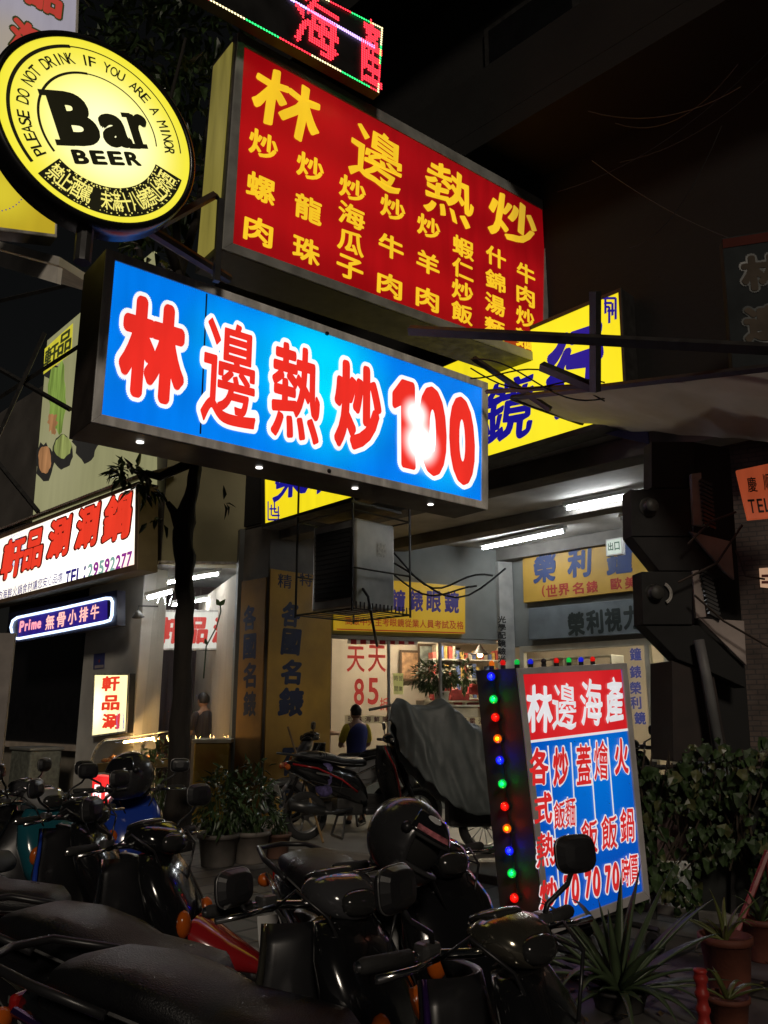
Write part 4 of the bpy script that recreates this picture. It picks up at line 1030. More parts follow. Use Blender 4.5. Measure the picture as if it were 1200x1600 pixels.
for (px, py) in ((1014, 792), (1022, 927)):
    c_ = DP.hit(px, py, .06); Md = Matrix((DP.d, Z, DP.n)).transposed()
    mm = MB(); mm.lathe([(0, .07), (.05, .07), (.055, .06), (.055, .0), (.075, .0), (.08, -.005)], 24, Md, c_); mm.build('vent_cap', pbr('vent cap grey', (.16, .16, .14) if py > 900 else (.05, .05, .045), .5), du, smooth=True)
    if py > 900:
        mm = MB()
        for r_ in (.075, .088): mm.tube([c_ + DP.n * .02 + DP.d * (.05 + r_ * math.cos(a / 10)) + Z * r_ * math.sin(a / 10) for a in range(-11, 12, 2)], .006, 5)
        mm.build('vent_ring', ALU, du)
m = MB(); m.tube([DP.hit(1092, 1000, .12), DP.hit(1104, 1060, .14), DP.hit(1128, 1200, .16)], .04, 10)
dp = m.build('drain_pipe', pbr('grey plastic pipe', (.16, .16, .16), .5, var=.2), du, smooth=True)
m = MB()
for k_, pts in enumerate((((1075, 850), (1110, 815), (1150, 800)), ((1060, 910), (1120, 880), (1160, 820)), ((1085, 930), (1130, 970), (1200, 1010)), ((1150, 860), (1165, 900), (1195, 905)))):
    m.tube([DP.hit(*p, .2 + .03 * i) for i, p in enumerate(pts)], .009, 4)
tag(m.build('dead_branch', pbr('dry twig', (.06, .045, .035), .8), base=DP.hit(1150, 900, .2)), 'thin dry twigs tangled beside the grey bracket plates', 'twigs')
# tiled wall at the right edge
TW = Pl(at(1170, 1000, 7.6), V((.9, -.44, 0)))
TILE = brickmat('small brown wall tiles', (.16, .12, .095), (.13, .1, .085), (.07, .06, .055), 1.0, .6, .12, .045, .3, ms=.006)
m = MB(); p0, p1 = TW.hit(1138, 1000), TW.hit(1330, 1000)
def bx(z0, z1): return [V((p0.x, p0.y, z0)), V((p1.x, p1.y, z0)), V((p1.x, p1.y, z1)), V((p0.x, p0.y, z1))]
m.prism(bx(FLOOR - .1, CEIL - .02), -TW.n * .3); tw = m.build('tiled_wall', brickmat('wall tiles', (.15, .11, .09), (.12, .095, .08), (.07, .06, .055), 1.0, .6, .12, .045, .3, ms=.006), base=p0)
tag(tw, 'brown small tiled wall at the right edge behind the ivy', 'wall')
# tiles need upright coordinates
for mm_ in tw.data.materials:
    mp_ = next(x for x in mm_.node_tree.nodes if x.type == 'MAPPING'); mp_.vector_type = 'POINT'
    mp_.inputs['Rotation'].default_value = (R(90), 0, 0)
m = MB(); m.prism(quad_px(TW, [(1186, 888), (1215, 886), (1215, 920), (1188, 917)], .02), -TW.n * .02)
wn = thing('lit_opening', TW.hit(1188, 917, .02), 'small warm lit opening in the tiled wall at the right edge', 'window')
m.build('pane', emis('warm lit opening', (.75, .45, .28), .55, dirt=.3), wn)
m2 = MB()
for y_ in (898, 908): m2.prism(quad_px(TW, [(1190, y_), (1215, y_ - .5), (1215, y_ + 4), (1190, y_ + 4)], .026), TW.n * .01)
m2.build('shelf_items', pbr('red dark goods', (.2, .03, .02), .5), wn)

# orange signboard and unlit grey banner at the right edge
OS = Pl(at(1190, 770, 5.8), V((.96, -.28, 0)))
o = quad_px(OS, [(1150, 735), (1290, 705), (1290, 800), (1168, 812)])
og = thing('orange_sign', o[3], 'orange board with black characters and TEL at the right edge', 'sign')
m = MB(); m.prism(o, -OS.n * .04); m.build('board', emis('orange board', (.5, .085, .03), .5, dirt=.2), og, bevel=.004)
m = MB()
for ch, x, y, w_, h_ in (('慶', 1175, 757, 15, 24), ('順', 1200, 753, 15, 26), ('T', 1175, 791, 11, 22), ('E', 1188, 790, 9, 22), ('L', 1199, 789, 9, 22), ('2', 1214, 787, 9, 22)): text(m, OS, ch, x, y, w_, h_, .005, bold=.015, k=6, shear=-.1)
m.build('lettering', pbr('black sign paint', (.02, .02, .02), .6), og)
GB = Pl(at(1180, 460, 5.7), V((.97, -.2, 0)))
o = quad_px(GB, [(1128, 372), (1300, 345), (1300, 590), (1145, 580)])
gb = thing('unlit_banner', o[3], 'unlit grey banner with pale outlined characters at the upper right edge', 'sign')
m = MB(); m.prism(o, -GB.n * .12); m.build('panel', pbr('unlit grey sheet', (.035, .04, .042), .9, var=.4, scale=3, spec=.1), gb, bevel=.005)
m = MB()
for ch, x, y in (('林', 1192, 425), ('邊', 1196, 505)): text(m, GB, ch, x, y, 78, 62, .005, bold=.1, k=12)
m.build('lettering_outline', pbr('black green paint', (.012, .02, .018), .5), gb)
m = MB()
for ch, x, y in (('林', 1192, 425), ('邊', 1196, 505)): text(m, GB, ch, x, y, 70, 56, .01, bold=.05, k=10)
m.build('lettering', pbr('pale unlit print', (.11, .09, .07), .9, var=.3, spec=.1), gb)
m = MB(); m.prism(quad_px(GB, [(1129, 374), (1300, 347), (1300, 362), (1130, 388)], .003), GB.n * .002); m.build('edge_stripe', pbr('dull red stripe', (.09, .025, .02), .9, spec=.1), gb)

# ------------------------------------------------------------------ upright light box with menu and coloured bulbs
MB0 = gnd(925, 1508, PAVE)
MS = Pl(MB0, DS)
om = [(806, 1044), (977, 1036), (1013, 1404), (852, 1462)]; im = [(815, 1054), (970, 1046), (1003, 1392), (859, 1446)]
mface = emis('backlit cobalt sheet', (.0, .07, .42), 1.0, [(MS.hit(930, 1200), .75, (.0, .15, .6), .85), (MS.hit(985, 1395), .4, (0, .05, .36), .5)], dirt=.05)
ms = lightbox('menu_light_box', MS, om, im, .34, mface, 'upright red and blue menu light box with a string of coloured bulbs', 'sign', pbr('dark grey box side', (.055, .048, .042), .6, var=.25), pbr('white box frame', (.6, .58, .58), .4))
m = MB(); m.prism(quad_px(MS, [(815, 1054), (970, 1046), (980, 1139), (828, 1157)], .005), MS.n * .001); m.build('top_panel', emis('backlit crimson sheet', (.55, .012, .016), 1.0, [(MS.hit(900, 1100), .5, (.68, .03, .03), .7)]), ms)
WH = emis('backlit white film', (.92, .95, .95), 1.05)
WHD = emis('milky white film', (.75, .74, .76), .9)
m = MB()
for ch, x, y, w_, h_ in (('林', 843, 1106, 42, 74), ('邊', 882, 1103, 38, 72), ('海', 924, 1097, 34, 70), ('產', 960, 1094, 28, 70)): text(m, MS, ch, x, y, w_, h_, .012, bold={'邊': .008, '海': .02}.get(ch, .03), k=12, shear=.1, taper=.03)
for a, b in (((827, 1159), (981, 1140)),): m.prism([MS.hit(a[0], a[1] - 2, .01), MS.hit(b[0], b[1] - 2, .01), MS.hit(b[0], b[1] + 2, .01), MS.hit(a[0], a[1] + 2, .01)], MS.n * .001)
for a, b in (((856, 1165), (877, 1432)), ((892, 1160), (902, 1340)), ((921, 1155), (934, 1330)), ((949, 1152), (962, 1310))): m.prism([MS.hit(a[0] - .9, a[1], .007), MS.hit(a[0] + .9, a[1], .007), MS.hit(b[0] + .9, b[1], .007), MS.hit(b[0] - .9, b[1], .007)], MS.n * .001)
m.build('lettering', WHD, ms)
mt = [('各', 842, 1197, 30, 58), ('式', 849, 1262, 28, 50), ('熱', 852, 1327, 28, 54), ('炒', 857, 1396, 28, 50), ('炒', 876, 1197, 24, 62), ('飯', 874, 1273, 18, 44), ('麵', 891, 1269, 16, 46), ('湯', 872, 1330, 17, 40), ('麵', 892, 1325, 16, 42),
      ('蓋', 912, 1194, 23, 64), ('飯', 921, 1307, 26, 54), ('燴', 939, 1187, 22, 62), ('飯', 952, 1300, 25, 54), ('火', 971, 1182, 22, 56), ('鍋', 980, 1289, 22, 54), ('價', 989, 1358, 16, 48), ('時', 977, 1362, 11, 46),
      ('7', 886, 1391, 11, 50), ('0', 899, 1388, 12, 50), ('7', 919, 1381, 11, 48), ('0', 932, 1378, 12, 48), ('7', 950, 1374, 10, 46), ('0', 962, 1370, 11, 46)]
m = MB()
for ch, x, y, w_, h_ in mt: text(m, MS, ch, x, y, w_ + 3, h_ + 4, .009, bold={'飯': .06, '麵': .05, '鍋': .06, '價': .05, '時': .06, '熱': .07, '燴': .055, '蓋': .06, '湯': .06, '7': .12, '0': .12}.get(ch, .085), k=20, shear=.1)
m.build('lettering_outline', WHD, ms)
m = MB()
for ch, x, y, w_, h_ in mt: text(m, MS, ch, x, y, w_, h_, .014, bold={'飯': .015, '麵': .005, '鍋': .015, '價': .01, '時': .02, '熱': .02, '燴': .01, '蓋': .015, '湯': .02, '7': .05, '0': .05}.get(ch, .035), k=12, shear=.1, taper=.02)
m.build('lettering', emis('backlit cherry film', (.6, .02, .02), .95), ms)
# bulbs down the left side and along the top
SD = Pl(MS.hit(806, 1044), V((.623, -.782, 0)))
cable = []
BC = {'b': (.01, .02, 1), 'g': (.005, .8, .1), 'r': (1, .008, .004), 'o': (1, .2, .004), 'd': (.03, .02, .02)}
BM_ = {c_: emis('lit %s bulb' % n_, BC[c_], s_, dirt=0) for c_, n_, s_ in (('b', 'blue', 34), ('g', 'green', 20), ('r', 'red', 22), ('o', 'orange', 20), ('d', 'dim', .5))}
l0, l3 = MS.hit(806, 1044), MS.hit(852, 1462)
bl = [(1056, 'b'), (1093, 'g'), (1122, 'r'), (1156, 'o'), (1190, 'b'), (1227, 'g'), (1262, 'r'), (1296, 'o'), (1330, 'b'), (1364, 'g'), (1401, 'r')]
Msd = Matrix((MS.n, Z, -MS.d)).transposed()
def globem(name, c, st):
    if name in MC: return MC[name]
    m = bpy.data.materials.new(name); m.use_nodes = True; MC[name] = m
    n = m.node_tree.nodes; l = m.node_tree.links; n.remove(n['Principled BSDF'])
    t = n.new('ShaderNodeBsdfTransparent'); t.inputs[0].default_value = (*[.12 + .75 * min(1, q) for q in c], 1)
    e = n.new('ShaderNodeEmission'); e.inputs[0].default_value = (*c, 1); e.inputs[1].default_value = st
    g_ = n.new('ShaderNodeBsdfGlossy'); g_.inputs['Roughness'].default_value = .08; g_.inputs[0].default_value = (.15, .15, .15, 1)
    a = n.new('ShaderNodeAddShader'); b = n.new('ShaderNodeAddShader')
    l.new(t.outputs[0], a.inputs[0]); l.new(e.outputs[0], a.inputs[1]); l.new(a.outputs[0], b.inputs[0]); l.new(g_.outputs[0], b.inputs[1]); l.new(b.outputs[0], n['Material Output'].inputs[0])
    return m
SOCK = pbr('black bulb socket', (.02, .02, .02), .5)
for y, c_ in bl:
    t_ = (y - 1044) / (1462 - 1044) * 1.03
    p = l0.lerp(l3, t_) - MS.n * .17 - MS.d * .004; cable.append(p - MS.d * .015)
    s_ = MB(); s_.lathe([(.0, .0), (.02, .0), (.02, .03), (0, .03)], 12, Msd, p); sk = s_.build('bulb_socket', SOCK, ms)
    s_ = MB(); s_.ball(p - MS.d * .04, .026, 3); s_.build('globe', globem('%s bulb globe' % c_, BC[c_], .4), sk, smooth=True)
    s_ = MB(); s_.ball(p - MS.d * .045, .013, 2); s_.build('bulb', BM_[c_], sk, smooth=True)
t0_, t1_ = MS.hit(806, 1044), MS.hit(977, 1036)
for j, c_ in enumerate('orgbdrgbr'):
    p = t0_.lerp(t1_, -.1 + j * .115) - MS.n * .12; 
    if j == 0: p = t0_ - MS.n * .2
    s_ = MB(); s_.lathe([(.0, .0), (.016, .0), (.016, .022), (0, .022)], 12, None, p); sk = s_.build('bulb_socket', SOCK, ms)
    s_ = MB(); s_.ball(p + Z * .036, .018, 2, (1, 1, 1.1)); s_.build('bulb', emis('dim %s bulb' % c_, BC[c_], .5 if c_ != 'd' else .1, dirt=0), sk, smooth=True)
r0_, r3_ = MS.hit(977, 1036), MS.hit(1013, 1404)
for t_, c_ in ((.42, 'g'), (.68, 'r'), (.78, 'g')):
    p = r0_.lerp(r3_, t_) - MS.n * .14; s_ = MB(); s_.lathe([(.0, .0), (.016, .0), (.016, -.022), (0, -.022)], 12, Matrix((MS.n, Z, -MS.d)).transposed(), p); sk = s_.build('bulb_socket', SOCK, ms)
    s_ = MB(); s_.ball(p + MS.d * .036, .018, 2); s_.build('bulb', emis('side %s bulb' % c_, BC[c_], 1.0, dirt=0), sk, smooth=True)
m = MB(); m.tube(cable, .006, 5); m.build('bulb_cable', BLACKPL, ms)
m = MB()   # legs and castors
for t_ in (.1, .9):
    p = MS.hit(852, 1462).lerp(MS.hit(1013, 1404), t_) - MS.n * .12
    m.tube([p, V((p.x, p.y, PAVE + .12))], .018, 4); m.tube([V((p.x, p.y, PAVE + .14)) + MS.n * .25, V((p.x, p.y, PAVE + .14)) - MS.n * .35], .018, 4)
a, b = MS.hit(852, 1462).lerp(MS.hit(1013, 1404), .1) - MS.n * .12, MS.hit(852, 1462).lerp(MS.hit(1013, 1404), .9) - MS.n * .12
m.tube([V((a.x, a.y, PAVE + .18)), V((b.x, b.y, PAVE + .18))], .018, 4); m.build('stand', DARKMET, ms)
for t_ in (.1, .9):
    for f_ in (.22, -.32):
        p = MS.hit(852, 1462).lerp(MS.hit(1013, 1404), t_) + MS.n * (f_ - .12); p.z = PAVE + .065
        s_ = MB(); Mw = Matrix((MS.n, Z, MS.d)).transposed(); s_.lathe([(.02, -.02), (.055, -.02), (.065, -.012), (.065, .012), (.055, .02), (.02, .02)], 18, Mw, p); s_.build('castor', RUBBER, ms)
# ------------------------------------------------------------------ street tree
BARK = pbr('dark bark', (.022, .018, .014), .9, var=.5, scale=9, bump=.6, bscale=22, stretch=(1, 1, .3))
TY = 7.0
tb = at(283, 1295, TY); tb.z = PAVE
tree = thing('street_tree', tb, 'crooked dark street tree between the hot-pot shop and the yellow pillar', 'tree')
pix = [(278, 1330, 21.0), (277, 1240, 17.6), (281, 1130, 15.5), (287, 1010, 14.3), (288, 940, 13.9), (289, 880, 15.1), (286, 845, 17.6), (291, 800, 13.4), (303, 760, 10.1), (305, 720, 9.2), (303, 660, 9.2), (290, 560, 8.4), (280, 430, 7.6), (275, 300, 8.4), (268, 160, 5.0)]
pts = [at(x, y, TY) for x, y, r in pix]; rad = [r / F * TY * 1.0 for x, y, r in pix]
def trunk(pts, rad, n=18, name='trunk', seed=0):
    m = MB(); m.tube(pts, rad, n)
    bmesh.ops.subdivide_edges(m.bm, edges=m.bm.edges, cuts=2, use_grid_fill=True)
    for v in m.bm.verts:
        q = v.co * 5 + V((seed, 0, 0)); v.co += V((noise.noise(q), noise.noise(q + V((9, 0, 0))), 0)) * .035 + V((noise.noise(q * 4), noise.noise(q * 4 + V((5, 0, 0))), 0)) * .012
    return m
m = trunk(pts, rad); tk = m.build('trunk', BARK, tree, smooth=True)
stub = at(266, 788, TY)
limbs = [[pts[6], at(272, 800, TY), at(262, 785, TY)], [pts[9], at(250, 745, TY + .2), at(205, 735, TY + .3)], [pts[11], at(230, 470, TY + .5), at(195, 250, TY + 1), at(190, 120, TY + 1.2)], [pts[12], at(310, 330, TY + .6), at(330, 150, TY + 1.2)], [pts[12], at(250, 350, TY - .2), at(255, 200, TY), at(290, 60, TY)]]
m = MB()
for L in limbs: m.tube(L, [.05 if i == 0 else .05 / (i + .3) for i in range(len(L))], 8)
m.build('limb', BARK, tree, smooth=True)
m = MB(); random.seed(21)
for (px, py, dy, r_, n_) in ((205, 742, .2, .18, 44), (225, 765, .1, .13, 22), (190, 735, .25, .1, 16), (345, 785, 0, .08, 4), (245, 815, 0, .1, 7)):
    bush(m, at(px, py, TY + dy), r_, r_, r_ * .7, n_, .14, .05, .35)
for (px, py, dy, r_, n_) in ((240, 80, 1, .8, 240), (300, 160, .8, .7, 200), (200, 180, 1.2, .6, 140), (280, 300, .5, .5, 120), (215, 330, .8, .4, 90), (330, 40, 1, .6, 140), (230, 400, .4, .35, 60), (150, 20, 1.4, .5, 90), (265, -60, .8, .8, 160)):
    bush(m, at(px, py, TY + dy), r_, r_, r_ * .8, n_, .24, .075, .4)
m.build('crown', LEAF1, tree)
# thin sprout with a bud in front of the curtain
m = MB(); sp = [at(*p, 6.6) for p in ((318, 1060), (322, 1010), (338, 980), (345, 955), (344, 945))]; m.tube(sp, .006, 5)
leaf(m, at(344, 947, 6.6), V((-.5, 0, .8)).normalized(), V((0, -1, 0)), .07, .04); leaf(m, at(344, 947, 6.6), V((.5, 0, .8)).normalized(), V((0, -1, 0)), .07, .04); leaf(m, at(323, 1008, 6.6), V((-.3, 0, .9)).normalized(), V((0, -1, 0)), .06, .03)
m.build('shoot', LEAF1, tree)

# ------------------------------------------------------------------ pots and shrubs
def potted(loc, r, h, label, leafn, L, W, br, bh, mat, potmat, group=None, seed=0, n=1):
    random.seed(seed); t = thing('potted_plant', loc, label, 'plant', group)
    m = MB(); pot(m, V(loc), r, h); m.build('pot', potmat, t, smooth=True)
    m = MB(); m.lathe([(0, h * .88), (r * .9, h * .88)], 16, c=loc); m.build('soil', pbr('soil', (.03, .022, .016), .95), t)
    m = MB(); bush(m, V(loc) + Z * (h + bh * .5), br, br, bh * .75, leafn, L, W, .3)
    for _ in range(8):
        q = rdir() * br * .5; m.tube([V(loc) + Z * h * .9, V(loc) + Z * (h + bh * .7) + V((q.x, q.y, 0))], .006, 4)
    m.build('foliage', mat, t); return t
GREYPOT = pbr('grey plastic pot', (.11, .1, .09), .6, var=.3)
g1 = gnd(340, 1352, PAVE); g2 = gnd(385, 1350, PAVE)
potted(g1, .2, .3, 'grey potted shrub with dense dark leaves left of the yellow pillar', 420, .1, .035, .38, .55, LEAF1, GREYPOT, 'pots at the pillar foot', 1)
potted(g2 + V((.02, .1, 0)), .19, .3, 'pale grey pot with a dark shrub right against the yellow pillar', 380, .1, .035, .36, .6, LEAF1, pbr('pale pot', (.17, .15, .13), .6, var=.3), 'pots at the pillar foot', 2)
g3 = gnd(432, 1340, PAVE)
potted(g3, .14, .24, 'small brown pot with a low plant at the right end of the pot row', 90, .08, .03, .16, .2, LEAF1, pbr('brown pot', (.12, .06, .04), .7), 'pots at the pillar foot', 3)
q = at(246, 1200, 8.2); q.z = PAVE
potted(q, .22, .4, 'leafy shrub in a tub just left of the tree trunk', 240, .11, .035, .3, .75, LEAF2, GREYPOT, None, 4)
# terracotta pots bottom right
for k_, (px, py, r_, h_, lab, sd) in enumerate(((1140, 1545, .135, .27, 'terracotta pot with a spiky yellow green plant beside the red post', 5), (1195, 1500, .12, .24, 'darker terracotta pot at the right edge behind the spiky plant', 6), (1140, 1610, .1, .15, 'small terracotta pot lowest at the right behind the red post', 7))):
    loc = gnd(px, py, PAVE); t = thing('flower_pot', loc, lab, 'plant pot', 'terracotta pots by the agave')
    m = MB(); pot(m, loc, r_, h_); m.build('pot', TERRA, t, smooth=True)
    m = MB(); m.lathe([(0, h_ * .88), (r_ * .9, h_ * .88)], 16, c=loc); m.build('soil', pbr('soil', (.03, .022, .016), .95), t)
    random.seed(sd); m = MB()
    def blade(mb_, base, d, L, W, droop, fold=.25, nseg=9, mat=None, thick=.12):
        s_ = d.cross(Z)
        if s_.length < .05: s_ = V((1, 0, 0))
        s_.normalize(); p = V(base); dd = V(d); rings = []
        for j in range(nseg + 1):
            t_ = j / nseg; w_ = W * (1 - t_ ** 1.6) * (0.75 + .5 * math.sin(min(1, t_ * 2.2) * math.pi / 2)) * .8 + .0012
            nn = s_.cross(dd).normalized()
            rings.append([p + s_ * w_ / 2 + nn * w_ * fold, p - nn * w_ * 0.0, p - s_ * w_ / 2 + nn * w_ * fold, p - nn * w_ * thick * 1.6 - s_ * w_ * .2, p - nn * w_ * thick * 1.6 + s_ * w_ * .2])
            p = p + dd * (L / nseg); dd = (dd - Z * droop / nseg * (0.4 + 1.4 * t_)).normalized()
        mb_.loft(rings)
    for j in range((13, 9, 6)[k_]):
        a = j * 2.4 + sd; el = random.uniform(.5, 1.3); d = V((math.cos(a) * math.cos(el), math.sin(a) * math.cos(el), math.sin(el)))
        blade(m, loc + Z * h_ * .85, d, random.uniform(.16, .34), .032, random.uniform(.4, 2.2))
    m.build('foliage', LEAF3 if k_ != 1 else LEAF2, t, smooth=True)
# agave
ag = gnd(968, 1575, PAVE); random.seed(11)
t = thing('agave', ag, 'big spiky agave with long green blades in front of the light box', 'plant')
m = MB()
blades = [((840, 1442), .0), ((690, 1440), .2), ((1055, 1330), -.1), ((1000, 1345), 0), ((935, 1400), 0), ((1110, 1400), 0), ((905, 1450), .1), ((1075, 1420), 0), ((970, 1360), .1), ((1120, 1450), .1), ((950, 1420), -.1), ((1030, 1400), .1)]
base = ag + Z * .08
AGL = []
for (px, py), dy in blades:
    tip = at(px, py, ag.y + dy * 1.2); d = tip - base; L = d.length
    d = d.normalized(); d = (d + Z * .12).normalized(); AGL.append((d, L * 1.0, .072, random.uniform(.15, .5)))
for j in range(26):
    a = j * 2.39996; el = random.uniform(.1, 1.0); d = V((math.cos(a) * math.cos(el), math.sin(a) * math.cos(el), math.sin(el)))
    AGL.append((d, random.uniform(.3, .62), random.uniform(.045, .07), random.uniform(.2, 1.9)))
for (px, py) in ((880, 1525), (905, 1545), (1050, 1585)):
    tip = at(px, py, ag.y - .35); d = (tip - base); AGL.append(((d.normalized() + Z * .5).normalized(), d.length * 1.15, .06, 1.7))
for d, L, W, dr in AGL: blade(m, base + V((d.x, d.y, 0)) * .03, d, L, W, dr, nseg=12)
m.build('blades', pbr('agave green', (.065, .095, .045), .42, var=.3, scale=5), t, smooth=True)
m = MB(); pot(m, ag - Z * .0, .15, .1); m.build('pot', pbr('black pot', (.03, .028, .026), .6), t, smooth=True)
# red post
rp = gnd(1106, 1665, PAVE * .9); top = at(1100, 1514, rp.y)
rp = at(1106, 1665, 3.3); top = at(1101, 1514, 3.3); rp.z = PAVE
rt = thing('red_post', rp, 'red ringed post standing in front of the terracotta pots', 'post')
hh = top.z - PAVE; m = MB(); prof = [(.0, 0), (.024, 0)]
for j in range(7):
    z = hh - .03 - (6 - j) * .05; prof += [(.019, z - .018), (.0255, z - .006), (.0255, z + .004), (.02, z + .014)]
prof += [(.022, hh - .012), (.025, hh - .006), (.022, hh), (.012, hh + .001), (.0, hh)]
m.lathe(prof, 20, c=rp); m.build('shaft', pbr('red enamel', (.38, .03, .025), .4, var=.25, scale=14), rt, smooth=True)
m = MB(); m.lathe([(.0, 0), (.09, 0), (.09, .012), (.03, .03), (.025, .03)], 20, c=rp); m.build('foot_plate', DARKMET, rt, smooth=True)
# red metal trestle right of the pots
m = MB(); a, b, c_ = at(1200, 1330, 5.6), at(1150, 1460, 5.5), at(1212, 1460, 5.5)
m.tube([a, b], .02, 6); m.tube([a, c_], .02, 6)
tag(m.build('red_trestle', pbr('red painted tube', (.25, .03, .03), .5), base=b), 'red metal tubes of a folding trestle at the right edge', 'trestle')

# ivy over a fence
random.seed(31)
iv = at(1100, 1440, 6.3); iv.z = PAVE
IVY = Pl(at(1100, 1300, 6.4), V((.93, -.36, 0)))
ivt = thing('ivy', IVY.hit(1100, 1440), 'thick hanging ivy with heart shaped leaves over a dark fence on the right', 'ivy')
m = MB(); m_y = MB()
def ivy_ok(px, py):
    top = 1178 + 26 * math.sin(px * .05) - (30 if px > 1120 else 0) + 30 * noise.noise(V((px * .02, 3, 0)))
    bot = 1345 + 70 * noise.noise(V((px * .018, 0, 0))) + (70 if px < 1090 else 0)
    if 1030 < px < 1075 and 1262 < py < 1345: return random.random() < .12
    return top < py < bot
cnt = 0
while cnt < 1350:
    px, py = random.uniform(996, 1290), random.uniform(1150, 1470)
    if not ivy_ok(px, py): continue
    cnt += 1
    p = IVY.hit(px, py, random.uniform(0, .32) + .1 * noise.noise(V((px * .03, py * .03, 5))))
    d = (V((random.uniform(-.8, .8), 0, -1)) + IVY.n * random.uniform(.1, .9)).normalized()
    if noise.noise(V((px * .035, py * .035, 2))) < -.22 and random.random() < .8: continue
    s_ = random.uniform(.35, 1.35) * (1.15 if noise.noise(V((px * .02, py * .02, 8))) > 0 else .7); leaf(m if random.random() < .84 else m_y, p, d, IVY.n + rdir() * .8, .085 * s_, .075 * s_, random.uniform(.05, .35))
m.build('foliage', pbr('ivy leaf', (.035, .064, .02), .5, var=.6, scale=14, spec=.35), ivt); m_y.build('young_foliage', pbr('pale ivy leaf', (.1, .11, .04), .4, var=.4, scale=14), ivt)
m = MB()
for j in range(26):
    px = random.uniform(1000, 1220); y0 = random.uniform(1170, 1200)
    m.tube([IVY.hit(px + random.uniform(-12, 12) * i, y0 + 55 * i, .12 + random.uniform(-.06, .1)) for i in range(4)], .007, 4)
m.build('stems', pbr('ivy stem', (.06, .045, .03), .8), ivt)
m = MB(); m.prism(quad_px(IVY, [(1012, 1255), (1076, 1250), (1078, 1345), (1020, 1345)], -.06), -IVY.n * .02)
tag(m.build('pink_board', pbr('faded pink board', (.3, .2, .19), .7, var=.25), base=IVY.hit(1020, 1345)), 'faded pink board showing through the gap in the ivy', 'board')
fn = thing('fence', IVY.hit(1190, 1440, -.1), 'dark metal fence under the ivy', 'fence')
m = MB(); m.prism(quad_px(IVY, [(1085, 1215), (1290, 1205), (1290, 1470), (1085, 1470)], -.08), -IVY.n * .02); m.build('panel', pbr('black green panel', (.018, .02, .018), .6, var=.3), fn)
m = MB()
for px in (1022, 1086, 1145, 1205): m.tube([IVY.hit(px, 1190, -.03), IVY.hit(px, 1470, -.03)], .022, 6)
m.tube([IVY.hit(1000, 1200, -.03), IVY.hit(1290, 1190, -.03)], .02, 6); m.build('rails', DARKMET, fn)
# broom pole leaning on the pillar
m = MB(); a, b = gnd(502, 1335, PAVE), at(450, 1136, 10.4)
a = at(505, 1320, 9.6); a.z = FLOOR + .02; m.tube([a, b], .014, 6)
tag(m.build('bamboo_pole', pbr('bamboo', (.3, .19, .08), .6), base=a), 'thin bamboo pole leaning against the yellow pillar', 'pole')

# ------------------------------------------------------------------ hot-pot shop furniture
c0_ = CF.hit(180, 1168, .28); fwt = thing('food_warmer', CF.hit(180, 1200, .28), 'glass food warmer with glowing orange food on the shop counter', 'food warmer')
Mf = Matrix((-U, -CF.n, Z)).transposed()
def fw(px, py, off): return CF.hit(px, py, off)
m = MB()
oa = [(140, 1194), (224, 1186), (224, 1200), (140, 1208)]
m.prism(quad_px(CF, oa, .5), -CF.n * .45); m.build('tray', pbr('brass tray', (.35, .25, .1), .4, .6), fwt, bevel=.01)
m = MB(); L0, L1 = CF.hit(141, 1194, .5), CF.hit(223, 1186, .5)
def dome(u, v):
    a = v * math.pi * .62; p = L0.lerp(L1, u); return p - CF.n * (.0 + .25 * (1 - math.cos(a))) + Z * (.34 * math.sin(min(a, math.pi / 2)))
m.grid(dome, 10, 10); m.build('glass_hood', PLASTIC, fwt, smooth=True, solid=.004)
m = MB(); m.tube([dome(0, v / 8) for v in range(9)], .008, 5); m.tube([dome(1, v / 8) for v in range(9)], .008, 5); m.tube([dome(0, 1), dome(1, 1)], .01, 5); m.build('hood_frame', FRAMEM, fwt)
m = MB(); random.seed(5)
for j in range(26):
    p = L0.lerp(L1, random.uniform(.08, .92)) - CF.n * random.uniform(.08, .38) + Z * random.uniform(.02, .07); m.ball(p, random.uniform(.03, .05), 1, (1.2, 1, .7))
m.build('food', pbr('fried food', (.5, .22, .06), .5, var=.4, scale=9), fwt, smooth=True)
m = MB(); m.tube([L0.lerp(L1, .25) - CF.n * .3 + Z * .27, L0.lerp(L1, .8) - CF.n * .3 + Z * .27], .015, 8); m.build('heat_lamp', emis('warm heat lamp', (1, .6, .2), 90, dirt=0), fwt)
cc_ = SW.hit(332, 1200, .35); yb = thing('yellow_cabinet', V((cc_.x, cc_.y, PAVE)), 'glossy yellow cabinet with a white top beside the tree trunk', 'cabinet')
Ms = Matrix((SW.d, -SW.n, Z)).transposed()
xw = (SW.hit(360, 1200) - SW.hit(308, 1200)).length; zt_ = SW.hit(330, 1160, .35).z
m = MB(); m.box(V((cc_.x, cc_.y, (PAVE + zt_) / 2)), (xw, .5, zt_ - PAVE), Ms); m.build('carcass', pbr('glossy yellow vinyl', (.42, .3, .05), .25, var=.3, scale=3, bump=.5, bscale=5), yb, bevel=.02)
m = MB(); m.box(V((cc_.x, cc_.y, zt_ + .025)), (xw + .06, .56, .05), Ms); m.build('top', pbr('cream top', (.6, .56, .42), .4), yb, bevel=.008)
